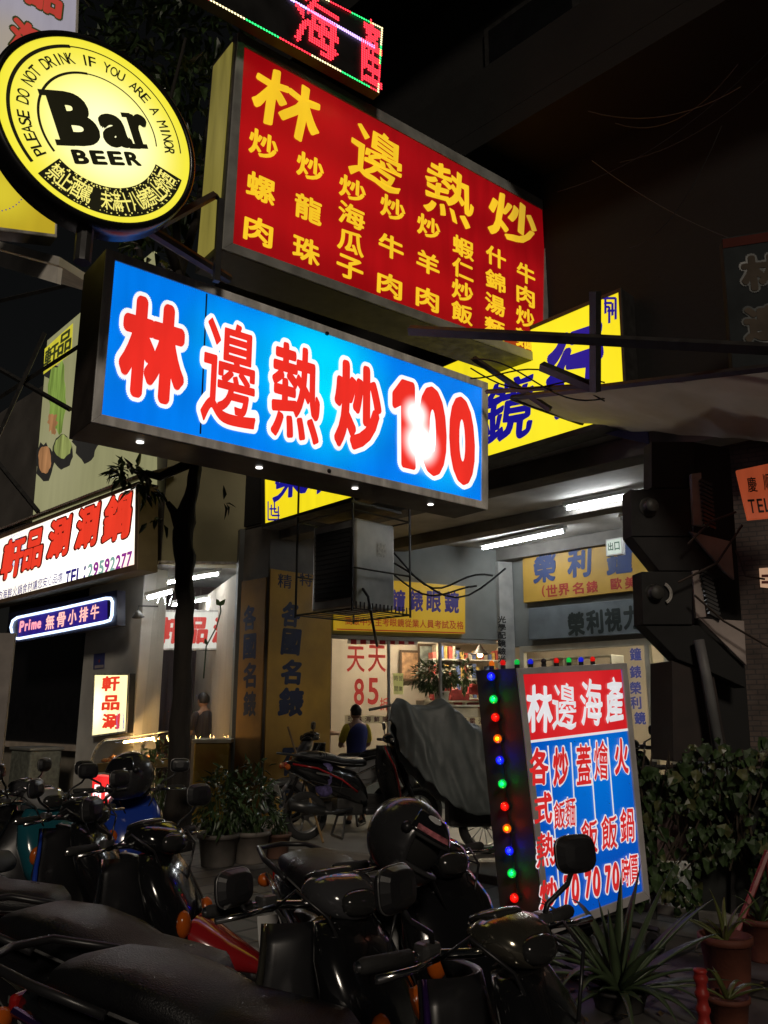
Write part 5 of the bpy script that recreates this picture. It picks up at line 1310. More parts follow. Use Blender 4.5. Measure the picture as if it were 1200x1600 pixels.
# clear curtain of the open side
cu = thing('plastic_curtain', SW.hit(300, 1250, .02), 'clear plastic curtain hanging across the open side of the hot-pot shop', 'curtain')
zc0 = zbm + .0
def curt(u, v):
    a = SW.loc(SW.hit(240, 1000))[0]; b = SW.loc(SW.hit(368, 1000))[0]
    q = SW.pt(a + (b - a) * u - .1 * (1 - u) * v, zc0 - (zc0 - PAVE - .25) * v, .04 + .03 * math.sin(u * 40) * (.3 + v) + .01 * noise.noise(V((u * 9, v * 5, 0))))
    return q
m = MB(); m.grid(curt, 90, 10); m.build('sheet', PLASTIC, cu, smooth=True)
m = MB(); m.tube([curt(0, 0) + Z * .02, curt(1, 0) + Z * .02], .018, 8); m.build('rail', ALU, cu)
# small lantern box with red light, and a crate counter at left
lp = at(166, 1240, 7.6); lt = thing('lantern_box', lp - Z * .16, 'small red glowing lantern box behind the dark helmet at the left', 'lantern')
m = MB(); m.box(lp, (.34, .12, .3), Mf); m.build('shade', emis('red lantern glow', (1, .03, .03), 1.0, dirt=.5), lt, bevel=.02)
m = MB()
for x_ in (-.07, .06): text(m, Pl(lp + CF.n * .062, -U), '品', 162 + x_ * 150, 1238, 13, 24, .003, bold=.04)
m.build('lettering', emis('white lantern print', (1, .8, .8), 1.6, dirt=0), lt)
m = MB(); m.tube([lp - Z * .15, V((lp.x, lp.y, PAVE))], .03, 8); m.build('stand', DARKMET, lt)
cp_ = CF.hit(52, 1225, .4); crt = thing('grey_bin', V((cp_.x, cp_.y, PAVE)), 'greenish grey patterned bin behind the scooters at the far left', 'bin')
m = MB(); m.box(V((cp_.x, cp_.y, PAVE + .45)), (.75, .5, .9), Mf); m.build('body', pbr('grey green bin', (.16, .17, .14), .6, var=.4, scale=18), crt, bevel=.03)
m = MB(); m.box(V((cp_.x, cp_.y, PAVE + .92)), (.8, .55, .05), Mf); m.build('lid', pbr('grey bin lid', (.2, .2, .18), .5), crt, bevel=.015)
bw = at(-8, 1120, 9.5); m = MB(); m.prism([V((bw.x - .6, bw.y, PAVE)), V((bw.x + .1, bw.y + .05, PAVE)), V((bw.x + .1, bw.y + .05, 2.5)), V((bw.x - .6, bw.y, 2.5))], V((0, .05, 0)))
bnn = m.build('upright_banner', pbr('pale banner cloth', (.3, .27, .25), .8, var=.2), base=V((bw.x, bw.y, PAVE))); tag(bnn, 'pale upright banner at the left edge beside the shop door', 'banner')
# wall clip lamp beside the LED sign
wl = CF.hit(216, 962, .3); wt = thing('clip_lamp', wl, 'small round clip lamp right of the LED sign', 'lamp')
m = MB(); m.lathe([(.0, .07), (.03, .07), (.04, .05), (.09, -.02), (.085, -.02), (.03, .04)], 18, Matrix.Rotation(.4, 3, 'X'), wl); m.build('shade', pbr('grey lamp shade', (.2, .2, .19), .4), wt, smooth=True)
m = MB(); m.tube([wl + Z * .06, wl + Z * .14, wl + Z * .16 - CF.n * .3], .012, 6); m.build('arm', DARKMET, wt)

# ------------------------------------------------------------------ scooters
def sup(cx, cz, hw, hh, x, n=18, e=2.6, tilt=0):
    out = []
    for k_ in range(n):
        a = 2 * math.pi * k_ / n; c_, s_ = math.cos(a), math.sin(a)
        out.append(V((x + tilt * hh * (abs(s_) ** (2 / e)) * (1 if s_ > 0 else -1), cx + hw * (abs(c_) ** (2 / e)) * (1 if c_ > 0 else -1), cz + hh * (abs(s_) ** (2 / e)) * (1 if s_ > 0 else -1))))
    return out
def loftx(mb_, secs, e=2.6, n=18):      # (x, z centre, half width, half height)
    mb_.loft([sup(0, z, w_, h_, x, n, e) for x, z, w_, h_ in secs])
def loftz(mb_, secs, n=18, e=2.4):      # (z, x centre, half width y, half depth x)
    rings = []
    for z, x, w_, d_ in secs:
        rings.append([V((x + d_ * (abs(math.sin(a)) ** (2 / e)) * (1 if math.sin(a) > 0 else -1), w_ * (abs(math.cos(a)) ** (2 / e)) * (1 if math.cos(a) > 0 else -1), z)) for a in [2 * math.pi * k_ / n for k_ in range(n)]])
    mb_.loft(rings)
def gloss(name, col): return pbr(name, col, .12, 0, var=.08, coat=.6, scale=3)
HLENS = pbr('clear lamp lens', (.03, .03, .03), .08, .2, var=.1)
ORL = pbr('orange lens', (.5, .1, .01), .15); RDL = pbr('red lens', (.3, .01, .01), .15)
MIRG = pbr('mirror glass', (.5, .53, .6), .06, 1, var=.05)
GOLD = pbr('smoked chrome', (.3, .28, .22), .15, .9, var=.2)
SCL = 1.09
def scooter(px_head, heading, steer, paint, label, cat='scooter', trim=CHROME, seat=SEATM, fender=None, headm=None, base_z=0.0, edge=None, group='scooters parked along the kerb', mirrors=True, name='scooter', head_xy=None, mz=-.085, cowl=None, hs=.82, beak=None):
    h = R(heading); hd = V((math.cos(h), math.sin(h), 0))
    hx, hy = head_xy; org = V((hx, hy, base_z)) - hd * .40 * SCL
    r = thing(name, org, label, cat, group, rz=h)
    r.scale = (SCL,) * 3
    W = dict(parent=r, local=True)
    fender = fender or paint; headm = headm or paint; edge = edge or trim
    m = MB(); loftx(m, [(-.86, .74, .03, .02), (-.83, .745, .07, .05), (-.72, .72, .125, .085), (-.52, .655, .165, .13), (-.3, .575, .175, .16), (-.08, .5, .165, .17), (.02, .42, .14, .12), (.05, .38, .1, .08)])
    m.build('body', paint, smooth=True, **W)
    m = MB()
    for sy in (-1, 1): m.tube([(-.8, sy * .115, .765), (-.55, sy * .17, .72), (-.28, sy * .182, .6), (-.1, sy * .172, .47)], .011, 6)
    m.build('side_trim', edge, smooth=True, **W)
    m = MB(); loftx(m, [(-.74, .825, .06, .012), (-.72, .83, .1, .035), (-.62, .835, .135, .055), (-.48, .825, .15, .062), (-.34, .80, .15, .058), (-.26, .775, .148, .05), (-.12, .765, .135, .052), (-.0, .76, .105, .05), (.05, .75, .06, .03)], 2.8)
    st_ = m.build('seat', seat, smooth=True, **W)
    m = MB()
    for sy in (-1, 1): m.tube([(-.7, sy * .11, .815), (-.48, sy * .153, .80), (-.26, sy * .151, .755), (-.02, sy * .108, .74)], .005, 4)
    m.build('seat_piping', pbr('seat piping', (.1, .1, .1), .5), st_, local=True)
    m = MB()
    for sy in (-1, 1):
        m.tube([(-.62, sy * .158, .60), (-.4, sy * .181, .54), (-.15, sy * .176, .50)], .003, 4); m.tube([(-.3, sy * .183, .69), (-.27, sy * .184, .6), (-.3, sy * .178, .48)], .003, 4)
    m.build('panel_seam', pbr('dusty seam', (.06, .055, .05), .8), smooth=True, **W)
    m = MB()
    for sy in (-1, 1): m.prism([(-.56, sy * .172, .665), (-.42, sy * .183, .635), (-.42, sy * .183, .655), (-.56, sy * .172, .683)], (0, sy * .003, 0))
    m.build('badge', pbr('worn badge', (.3, .3, .28), .3, .7), **W)
    m = MB(); m.ball((.335, 0, .8), .018, 2, (.6, 1, 1)); m.tube([(.33, .05, .72), (.3, .05, .72), (.295, .05, .74)], .006, 6); m.build('key_lock', pbr('lock metal', (.4, .4, .38), .3, .9), smooth=True, **W)
    m = MB(); m.box((.2, 0, .27), (.42, .36, .07)); m.build('floorboard', BLACKPL, bevel=.02, **W)
    m = MB()
    for k_ in range(5): m.box((.2, -.12 + k_ * .06, .308), (.36, .025, .006))
    m.build('foot_mat', RUBBER, **W)
    def shield(u, v, off=0):
        w_ = (v - .5) * 2; hw = .19 + .06 * math.sin(math.pi * min(1, u * 1.15)) - .09 * max(0, u - .7) / .3
        return V((.50 - .16 * u - .11 * w_ * w_ + off, w_ * hw, .29 + .64 * u))
    m = MB(); m.grid(lambda u, v: shield(u, v), 14, 12); m.build('leg_shield', BLACKPL, smooth=True, solid=.02, **W)
    m = MB()
    for v_ in (0, 1): m.tube([shield(u / 12, v_, .012) for u in range(13)], [.006 + .008 * math.sin(math.pi * u / 12) for u in range(13)], 6)
    m.build('shield_edge', edge, smooth=True, **W)
    m = MB(); loftz(m, [(.42, .60, .035, .03), (.5, .58, .09, .06), (.62, .55, .15, .09), (.76, .50, .185, .09), (.87, .455, .17, .07), (.95, .42, .12, .05)]); m.build('front_cowl', cowl or paint, smooth=True, **W)
    if beak:
        m = MB(); loftx(m, [(.5, .66, .1, .1), (.62, .64, .12, .085), (.74, .6, .1, .05), (.86, .56, .05, .022), (.9, .55, .02, .01)]); m.build('front_beak', beak, smooth=True, **W)
    ind = MB()
    for sy in (-1, 1): ind.ball((.585, sy * .12, .72), .045, 2, (.6, .8, 1.1))
    ind.build('turn_signal', ORL, smooth=True, **W)
    m = MB(); m.box((-.855, 0, .75), (.03, .13, .06)); m.build('tail_light', RDL, bevel=.012, **W)
    m = MB()
    for sy in (-1, 1): m.ball((-.85, sy * .105, .735), .035, 2, (.8, 1, .9))
    m.build('rear_signal', ORL, smooth=True, **W)
    m = MB(); m.tube([(-.5, .16, .80), (-.72, .165, .845), (-.9, .12, .865), (-.93, 0, .87), (-.9, -.12, .865), (-.72, -.165, .845), (-.5, -.16, .80)], .012, 8); m.build('grab_rail', BLACKPL, smooth=True, **W)
    m = MB(); loftx(m, [(-.78, .6, .05, .01), (-.86, .5, .06, .02), (-.93, .4, .06, .015)]); m.build('rear_fender', BLACKPL, smooth=True, **W)
    m = MB(); m.box((-.925, 0, .5), (.006, .2, .13), Matrix.Rotation(-.3, 3, 'Y')); m.build('number_plate', pbr('blank plate', (.5, .5, .48), .5), bevel=.003, **W)
    m = MB(); m.tube([(-.15, -.15, .3), (-.4, -.18, .28), (-.5, -.185, .3)], .02, 8); m.tube([(-.48, -.185, .3), (-.85, -.19, .38)], [.05, .06], 14); m.build('exhaust', pbr('dark exhaust', (.08, .08, .08), .4, .7), smooth=True, **W)
    m = MB(); m.box((-.35, .1, .3), (.5, .08, .14)); m.box((-.15, 0, .32), (.3, .2, .18)); m.build('engine', DARKMET, bevel=.02, **W)
    m = MB(); m.tube([(-.2, -.09, .28), (-.26, -.16, .02)], .013, 6); m.tube([(-.2, .09, .28), (-.26, .16, .02)], .013, 6); m.tube([(-.26, -.16, .02), (-.26, .16, .02)], .012, 6); m.build('centre_stand', DARKMET, **W)
    Mh = Matrix.Translation((.44, 0, 0)) @ Matrix.Rotation(R(steer), 4, 'Z') @ Matrix.Translation((-.44, 0, 0))
    def wheel(cx, M=None):
        mw = Matrix(((1, 0, 0), (0, 0, 1), (0, 1, 0)))
        def fin(mb_):
            if M: mb_.xform(M)
        m = MB(); m.lathe([(.165, -.035), (.2, -.047), (.228, -.04), (.24, -.018), (.24, .018), (.228, .04), (.2, .047), (.165, .035)], 36, mw, (cx, 0, .24)); fin(m)
        w_ = m.build('wheel', RUBBER, smooth=True, **W)
        m = MB(); m.lathe([(.168, -.03), (.15, -.025), (.15, .025), (.168, .03)], 30, mw, (cx, 0, .24)); m.lathe([(0, -.04), (.04, -.04), (.045, 0), (.04, .04), (0, .04)], 16, mw, (cx, 0, .24))
        for k_ in range(6):
            a = k_ * math.pi / 3; m.tube([(cx + .03 * math.cos(a), 0, .24 + .03 * math.sin(a)), (cx + .155 * math.cos(a + .25), 0, .24 + .155 * math.sin(a + .25))], [.016, .011], 6)
        fin(m); m.build('rim', pbr('grey alloy rim', (.3, .3, .3), .35, .8), w_, smooth=True, local=True)
    wheel(-.62); wheel(.66, Mh)
    def hsc(secs): return [(.38 + (x - .38) * hs, z + (1 - hs) * (1.0 - z), w_ * hs, h_ * hs) for x, z, w_, h_ in secs]
    def H(mb_, nm, mat, par=None, **kw):
        mb_.xform(Mh); return mb_.build(nm, mat, par or r, local=True, **kw)
    m = MB(); rings = []
    for k_ in range(13):
        a = R(-25 + 175 * k_ / 12); w_ = .075 * (1 - .75 * abs(k_ / 12 - .45) ** 2.2 * 2)
        c_ = V((.66 + .275 * math.cos(a), 0, .24 + .275 * math.sin(a))); o_ = V((math.cos(a), 0, math.sin(a)))
        rings.append([c_ + V((0, w_, 0)) - o_ * .06, c_ + V((0, w_ * .8, 0)), c_ + o_ * .02, c_ + V((0, -w_ * .8, 0)), c_ + V((0, -w_, 0)) - o_ * .06, c_ - o_ * .01])
    m.loft(rings); H(m, 'front_fender', fender, smooth=True)
    m = MB()
    for sy in (-1, 1): m.tube([(.66, sy * .07, .24), (.5, sy * .06, .62)], .02, 8)
    m.tube([(.53, 0, .55), (.40, 0, .98)], .028, 8); H(m, 'fork', DARKMET, smooth=True)
    m = MB(); loftx(m, hsc([(.27, .99, .05, .03), (.30, .995, .1, .05), (.36, 1.005, .135, .065), (.43, 1.0, .14, .07), (.49, .985, .115, .062), (.53, .97, .07, .04)]), 2.6); hs_ = H(m, 'headset', headm, smooth=True)
    m = MB(); loftx(m, hsc([(.265, 1.025, .05, .015), (.30, 1.045, .085, .018), (.37, 1.068, .09, .014), (.41, 1.07, .06, .008)]), 2.6); H(m, 'instrument_panel', pbr('smoked gauge glass', (.03, .03, .03), .08, coat=.5), hs_, smooth=True)
    m = MB(); loftx(m, hsc([(.5, .985, .085, .045), (.535, .98, .08, .04), (.552, .975, .045, .026)]), 2.6); H(m, 'headlight', HLENS, smooth=True)
    m = MB(); m.tube([(.30, .36, .985), (.33, .2, .985), (.38, .1, .98), (.38, -.1, .98), (.33, -.2, .985), (.30, -.36, .985)], .011, 8); H(m, 'handlebar', trim, smooth=True)
    m = MB()
    for sy, k_ in ((-1, 0), (1, .02), (1, .05)): m.tube([(.36, sy * .18, .98), (.43, sy * (.17 - k_), 1.03 - k_), (.50, sy * .12, .97), (.52, sy * .06, .85)], .0045, 5)
    H(m, 'brake_cable', BLACKPL, smooth=True)
    for sy in (-1, 1):
        m = MB(); m.tube([(.325, sy * .235, .985), (.305, sy * .345, .985), (.303, sy * .355, .985)], [.017, .0165, .013], 10); H(m, 'grip', RUBBER, smooth=True)
        m = MB(); m.box((.335, sy * .195, .99), (.042, .05, .042)); sw_ = H(m, 'switch_block', pbr('dull switch casting', (.12, .12, .12), .35, .6), bevel=.01)
        m = MB(); m.tube([(.36, sy * .19, .985), (.375, sy * .27, .98), (.36, sy * .36, .975)], [.008, .007, .009], 6); H(m, 'brake_lever', trim, smooth=True)
        if mirrors:
            m = MB(); m.tube([(.345, sy * .19, 1.0), (.35, sy * .2, 1.08 + mz * .6), (.36, sy * .27, 1.15 + mz), (.36, sy * .30, 1.19 + mz)], .0065, 6)
            mi = H(m, 'mirror', BLACKPL, smooth=True)
            m = MB(); c_ = V((.36, sy * .31, 1.215 + mz)); Mm = Matrix.Rotation(sy * -.25, 3, 'Z') @ Matrix.Rotation(-.1, 3, 'Y')
            rg = []
            for x_, s_ in ((-.012, .97), (-.008, 1), (.004, 1), (.02, .8), (.026, .4)):
                rg.append([c_ + Mm @ V((x_, .061 * s_ * (abs(math.cos(a)) ** .55) * (1 if math.cos(a) > 0 else -1), .043 * s_ * (abs(math.sin(a)) ** .55) * (1 if math.sin(a) > 0 else -1))) for a in [2 * math.pi * k_ / 20 for k_ in range(20)]])
            m.loft(rg); H(m, 'mirror_shell', BLACKPL, mi, smooth=False, bevel=.003)
            m = MB(); m.tube([c_ + Mm @ V((.0, .0615 * (abs(math.cos(a)) ** .55) * (1 if math.cos(a) > 0 else -1), .0435 * (abs(math.sin(a)) ** .55) * (1 if math.sin(a) > 0 else -1))) for a in [2 * math.pi * k_ / 28 for k_ in range(29)]], .0022, 5); H(m, 'mirror_rim', pbr('satin mirror rim', (.3, .3, .3), .3, .8), mi, smooth=True)
            m = MB(); m.poly([c_ + Mm @ V((-.0135, .055 * (abs(math.cos(a)) ** .55) * (1 if math.cos(a) > 0 else -1), .038 * (abs(math.sin(a)) ** .55) * (1 if math.sin(a) > 0 else -1))) for a in [2 * math.pi * k_ / 20 for k_ in range(20)]]); H(m, 'mirror_glass', MIRG, mi)
    return r
BLKG = gloss('gloss black paint', (.008, .008, .009)); GREYG = gloss('dark grey paint', (.05, .05, .055)); REDG = gloss('deep red paint', (.3, .012, .015)); BLUEG = gloss('blue paint', (.015, .05, .35)); SILV = gloss('silver paint', (.25, .25, .25)); TEAL = gloss('teal paint', (.01, .09, .12)); PURP = pbr('violet anodised edge', (.12, .05, .3), .2, .8)
MARG = gloss('dark maroon paint', (.09, .008, .012))
scooter(None, -24, -24, BLKG, 'gloss black scooter with a dark grey headset in the centre foreground below the helmet', head_xy=(-.14, 2.62), headm=GREYG, edge=GOLD, mz=-.17, hs=.74)
scooter(None, -60, 12, BLKG, 'nearly black scooter behind the centre one, its handlebar under the full face helmet', head_xy=(.19, 3.3), mirrors=False, edge=GREYG, headm=BLKG)
scooter(None, -20, -27, BLKG, 'black scooter nearest the camera with a violet edged leg shield and chrome handlebar', head_xy=(.29, 2.12), edge=PURP, headm=GOLD, hs=.66)
scooter(None, -8, -18, MARG, 'dark maroon scooter with a bright red front fender and chrome shield edges', head_xy=(-.98, 3.75), fender=REDG, headm=BLKG, cowl=BLKG, beak=REDG)
scooter(None, -5, -15, BLKG, 'black scooter with a blue side stripe and grey seat behind the red fendered one', head_xy=(-1.62, 4.72), edge=BLUEG, seat=pbr('grey vinyl seat', (.07, .075, .085), .5, bump=.2, bscale=200))
scooter(None, 10, -12, GREYG, 'dark grey scooter with twin mirrors standing in front of the grey bin', head_xy=(-2.5, 6.1))
scooter(None, -15, 12, GREYG, 'grey scooter farthest left, mostly cut off by the edge of the photo', head_xy=(-3.3, 7.0))
scooter(None, -72, 10, BLUEG, 'blue fronted scooter facing the street under the dark helmet', head_xy=(-1.78, 6.2), headm=BLKG)
scooter(None, -40, 5, TEAL, 'teal and silver scooter squeezed in between the grey one and the blue one', head_xy=(-2.12, 5.45), headm=SILV)
scooter(None, 24, -10, BLKG, 'black scooter with red side strips parked under the arcade by the pillar', head_xy=(.12, 10.35), base_z=FLOOR, group='scooters under the arcade', edge=REDG)
scooter(None, 165, 20, SILV, 'silver scooter half hidden behind the yellow pillar', head_xy=(-.98, 11.3), base_z=FLOOR, group='scooters under the arcade', headm=BLKG)
scooter(None, 60, -15, BLKG, 'black scooter behind the right side of the menu light box', head_xy=(2.35, 8.3), base_z=FLOOR, group='scooters under the arcade')

# ------------------------------------------------------------------ helmets
def helmet(c, face, label, up=Z, s=1.0, sticker=True, group=None):
    face = V(face).normalized(); rt_ = face.cross(up).normalized(); up_ = rt_.cross(face).normalized()
    Mx = Matrix((face, -rt_, up_)).transposed(); c = V(c)
    r = thing('helmet', c - Z * .13 * s, label, 'helmet', group)
    def shp(az, el, k_=1.0):
        x = math.cos(el) * math.cos(az); y = math.cos(el) * math.sin(az); z = math.sin(el)
        q = V((x * .148, y * .125, z * .14))
        if z < 0: q.x += .025 * (-z) * (1 if x > 0 else 0); q.y *= 1 - .12 * z * z
        return c + Mx @ (q * k_ * s)
    m = MB(); nu, nv = 48, 30
    g = [[None] * (nv + 1) for _ in range(nu)]
    for i in range(nu):
        for j in range(nv + 1):
            el = R(-62 + 152 * j / nv); g[i][j] = m.bm.verts.new(shp(2 * math.pi * i / nu, el))
    for i in range(nu):
        az = (i + .5) / nu * 360; az = az - 360 if az > 180 else az
        for j in range(nv):
            el = -62 + 152 * (j + .5) / nv
            if abs(az) < 62 and -24 < el < 18: continue
            m.bm.faces.new((g[i][j], g[(i + 1) % nu][j], g[(i + 1) % nu][j + 1], g[i][j + 1]))
    bmesh.ops.remove_doubles(m.bm, verts=m.bm.verts, dist=1e-4)
    m.build('shell', pbr('satin charcoal shell', (.03, .03, .032), .28, var=.2, coat=.3), r, smooth=True, solid=.016 * s)
    m = MB(); m.bm.verts.ensure_lookup_table(); m.ball(c, .118 * s, 3, (1.05, .92, 1.0), Mx); m.build('liner', pbr('black liner', (.008, .008, .008), .9), r, smooth=True)
    m = MB()
    m.grid(lambda u, v: shp(R(-72 + 144 * u), R(20 + 34 * v), 1.05), 24, 8); m.build('visor', pbr('smoked visor', (.012, .012, .014), .06, coat=.6), r, smooth=True, solid=.004)
    m = MB()
    for sg in (-1, 1): m.ball(shp(R(76 * sg), R(18), 1.04), .02 * s, 2)
    m.build('visor_hinge', BLACKPL, r, smooth=True)
    m = MB(); pts = [shp(R(az_), R(-24), 1.005) for az_ in range(-62, 63, 6)]; m.tube(pts, .007, 6); m.tube([shp(R(az_), R(18), 1.005) for az_ in range(-62, 63, 6)], .007, 6); m.build('edge_trim', RUBBER, r, smooth=True)
    if sticker:
        m = MB(); m.grid(lambda u, v: shp(R(-38 + 15 * (2 * u - 1) * math.sqrt(max(0, 1 - (2 * v - 1) ** 2))), R(46 + 5 * (2 * v - 1)), 1.085), 10, 8); m.build('sticker', pbr('white oval sticker', (.55, .55, .55), .4), r, smooth=True)
        m = MB(); m.grid(lambda u, v: shp(R(-64 + 60 * u), R(23 + 7 * v), 1.085), 16, 2); m.build('decal', pbr('pink white decal', (.45, .14, .16), .3, var=.7, scale=40), r, smooth=True)
    return r
helmet(at(636, 1312, 2.92), (.75, -.52, -.42), 'large charcoal full face helmet resting on a black scooter handlebar at the centre', up=V((.25, .2, 1)), s=.95)
helmet(at(203, 1212, 6.0), (-.6, -.7, -.1), 'glossy dark helmet perched on the blue scooter at the left', sticker=False, s=1.15)

# ------------------------------------------------------------------ covered motorcycle
CY = 8.9
c0_ = at(690, 1330, CY); c0_.z = FLOOR
cov = thing('covered_motorcycle', c0_, 'motorcycle under a loose grey cover in front of the glass shop front', 'motorcycle')
HDG = V((.985, .17, 0)); SID = V((-.17, .985, 0))
def ridge(t_):     # along the bike: x offset, ridge height, half width at the hem, hem height
    keys = [(0, 1.36, .12, 1.12), (.03, 1.54, .26, 1.06), (.07, 1.6, .36, .98), (.14, 1.55, .4, .84), (.24, 1.55, .42, .7), (.33, 1.59, .42, .6), (.4, 1.5, .42, .54), (.52, 1.34, .38, .52), (.66, 1.22, .36, .54), (.8, 1.1, .34, .55), (.92, .98, .28, .55), (1, .8, .18, .6)]
    for a, b in zip(keys, keys[1:]):
        if a[0] <= t_ <= b[0]:
            k_ = (t_ - a[0]) / (b[0] - a[0]); k_ = k_ * k_ * (3 - 2 * k_); return [x + (y - x) * k_ for x, y in zip(a[1:], b[1:])]
    return keys[-1][1:]
x0 = at(606, 1200, CY); xs0 = x0.x - c0_.x
def cover(u, v):
    zr, hw, zh = ridge(u); zr += FLOOR - .05; zh += FLOOR - .1
    w_ = (v - .5) * 2; a = abs(w_); sg = 1 if w_ > 0 else -1
    top = .38
    if a < top: y = hw * .62 * (a / top); z = zr - .05 * (a / top) ** 2
    else:
        k_ = (a - top) / (1 - top); y = hw * (.62 + .38 * k_ + .05 * math.sin(k_ * 3)); z = zr - .05 - (zr - .05 - zh) * k_
    ph = u - .38 * a * (1 if sg < 0 else .6)
    amp = max(0, a - .22) * (.35 + .65 * a)
    fold = .06 * noise.noise(V((ph * 7, w_ * .9, 1))) + amp * (.06 * math.sin(ph * 21 + 5 * noise.noise(V((ph * 3, a * 1.2, 4)))) * (.5 + noise.noise(V((ph * 3, 2, 9)))) + .04 * noise.noise(V((ph * 16, a * 1.6, 2)))) + .008 * noise.noise(V((u * 24, w_ * 7, 6)))
    tw = 1 - math.exp(-8 * (1 - a)) if a > .98 else 1
    x = xs0 + u * 1.62 + .05 * noise.noise(V((u * 5, w_ * 3, 7))) + .10 * a * (1 - u)
    # hollow between handlebar and windscreen peaks
    if .07 < u < .33: z -= .03 * math.sin((u - .07) / .26 * math.pi) * (1 - a)
    return c0_ - V((0, 0, FLOOR)) + HDG * x + SID * (sg * (y + fold)) + Z * (z + fold * .4)
m = MB(); m.grid(cover, 150, 80); m.build('cover', pbr('grey cover cloth', (.1, .115, .115), .55, var=.3, scale=3, bump=.35, bscale=9), cov, smooth=True, solid=.004)
for k_, x_ in enumerate((.1, 1.0)):
    wc = c0_ + HDG * (xs0 + x_) + Z * .28; Mw = Matrix((HDG, Z, SID)).transposed()
    m = MB(); m.lathe([(.21, -.04), (.25, -.05), (.28, -.02), (.28, .02), (.25, .05), (.21, .04)], 36, Mw, wc); w_ = m.build('wheel', RUBBER, cov, smooth=True)
    m = MB(); m.lathe([(.215, -.025), (.19, -.02), (.19, .02), (.215, .025)], 30, Mw, wc); m.lathe([(0, -.05), (.04, -.05), (.04, .05), (0, .05)], 14, Mw, wc)
    for j in range(14):
        a = j * math.pi / 7; m.tube([wc + Mw @ V((.03 * math.cos(a), .03 * math.sin(a), 0)), wc + Mw @ V((.2 * math.cos(a + .3), .2 * math.sin(a + .3), 0))], .004, 4)
    m.build('rim', pbr('dull chrome rim', (.4, .4, .4), .3, .9), w_, smooth=True)
m = MB(); pS = c0_ + HDG * (xs0 + 1.0) - SID * .18; m.tube([pS + Z * .45, V((pS.x + .06, pS.y - .06, FLOOR + .01))], .014, 6); m.tube([c0_ + HDG * (xs0 + .9) + Z * .35, c0_ + HDG * (xs0 + 1.4) + Z * .3], .03, 6); m.build('side_stand', DARKMET, cov)
m = MB(); m.box(c0_ + HDG * (xs0 + .85) + Z * .42, (.5, .24, .3), Matrix((HDG, SID, Z)).transposed()); m.build('engine', DARKMET, cov, bevel=.04)
a, b = at(577, 1109, CY - .1), at(630, 1098, CY + .1)
m = MB(); m.tube([a, b], .016, 6); tag(m.build('stick', pbr('grey stick', (.1, .1, .09), .6), base=a), 'thin grey stick poking out above the covered motorcycle', 'stick')

# flowery bag hanging by the pillar
bp_ = at(508, 1218, 9.9); m = MB(); m.ball(bp_, .17, 3, (.7, .5, 1.1))
for v in m.bm.verts: v.co += (v.co - bp_) * .25 * noise.noise(v.co * 6)
bg = m.build('bag', brickmat('x', (.1, .1, .1), (.1, .1, .1), (.1, .1, .1), 1, .6) if False else pbr('violet flowered cloth', (.1, .08, .22), .7, var=.8, scale=22), base=bp_ - Z * .18, smooth=True)
tag(bg, 'violet flowered bag hanging on the scooter beside the pillar', 'bag')

# ------------------------------------------------------------------ people
def skin_mesh(nodes, edges, rads, sub=2):
    me = bpy.data.meshes.new('s'); me.from_pydata([tuple(p) for p in nodes], edges, []); o = bpy.data.objects.new('s', me); S.collection.objects.link(o)
    sk = o.modifiers.new('skin', 'SKIN'); sk.use_smooth_shade = True
    for i, r_ in enumerate(rads):
        d = me.skin_vertices[0].data[i]; d.radius = (r_, r_) if not isinstance(r_, tuple) else r_; d.use_root = (i == 0)
    ss = o.modifiers.new('sub', 'SUBSURF'); ss.levels = sub; ss.render_levels = sub
    dg = bpy.context.evaluated_depsgraph_get(); res = bpy.data.meshes.new_from_object(o.evaluated_get(dg))
    mb_ = MB(); mb_.bm.from_mesh(res); bpy.data.objects.remove(o); bpy.data.meshes.remove(me); bpy.data.meshes.remove(res)
    return mb_
SKIN = pbr('skin', (.42, .24, .16), .5, var=.1); HAIR = pbr('black hair', (.012, .01, .01), .45, var=.3, bump=.3, bscale=120)
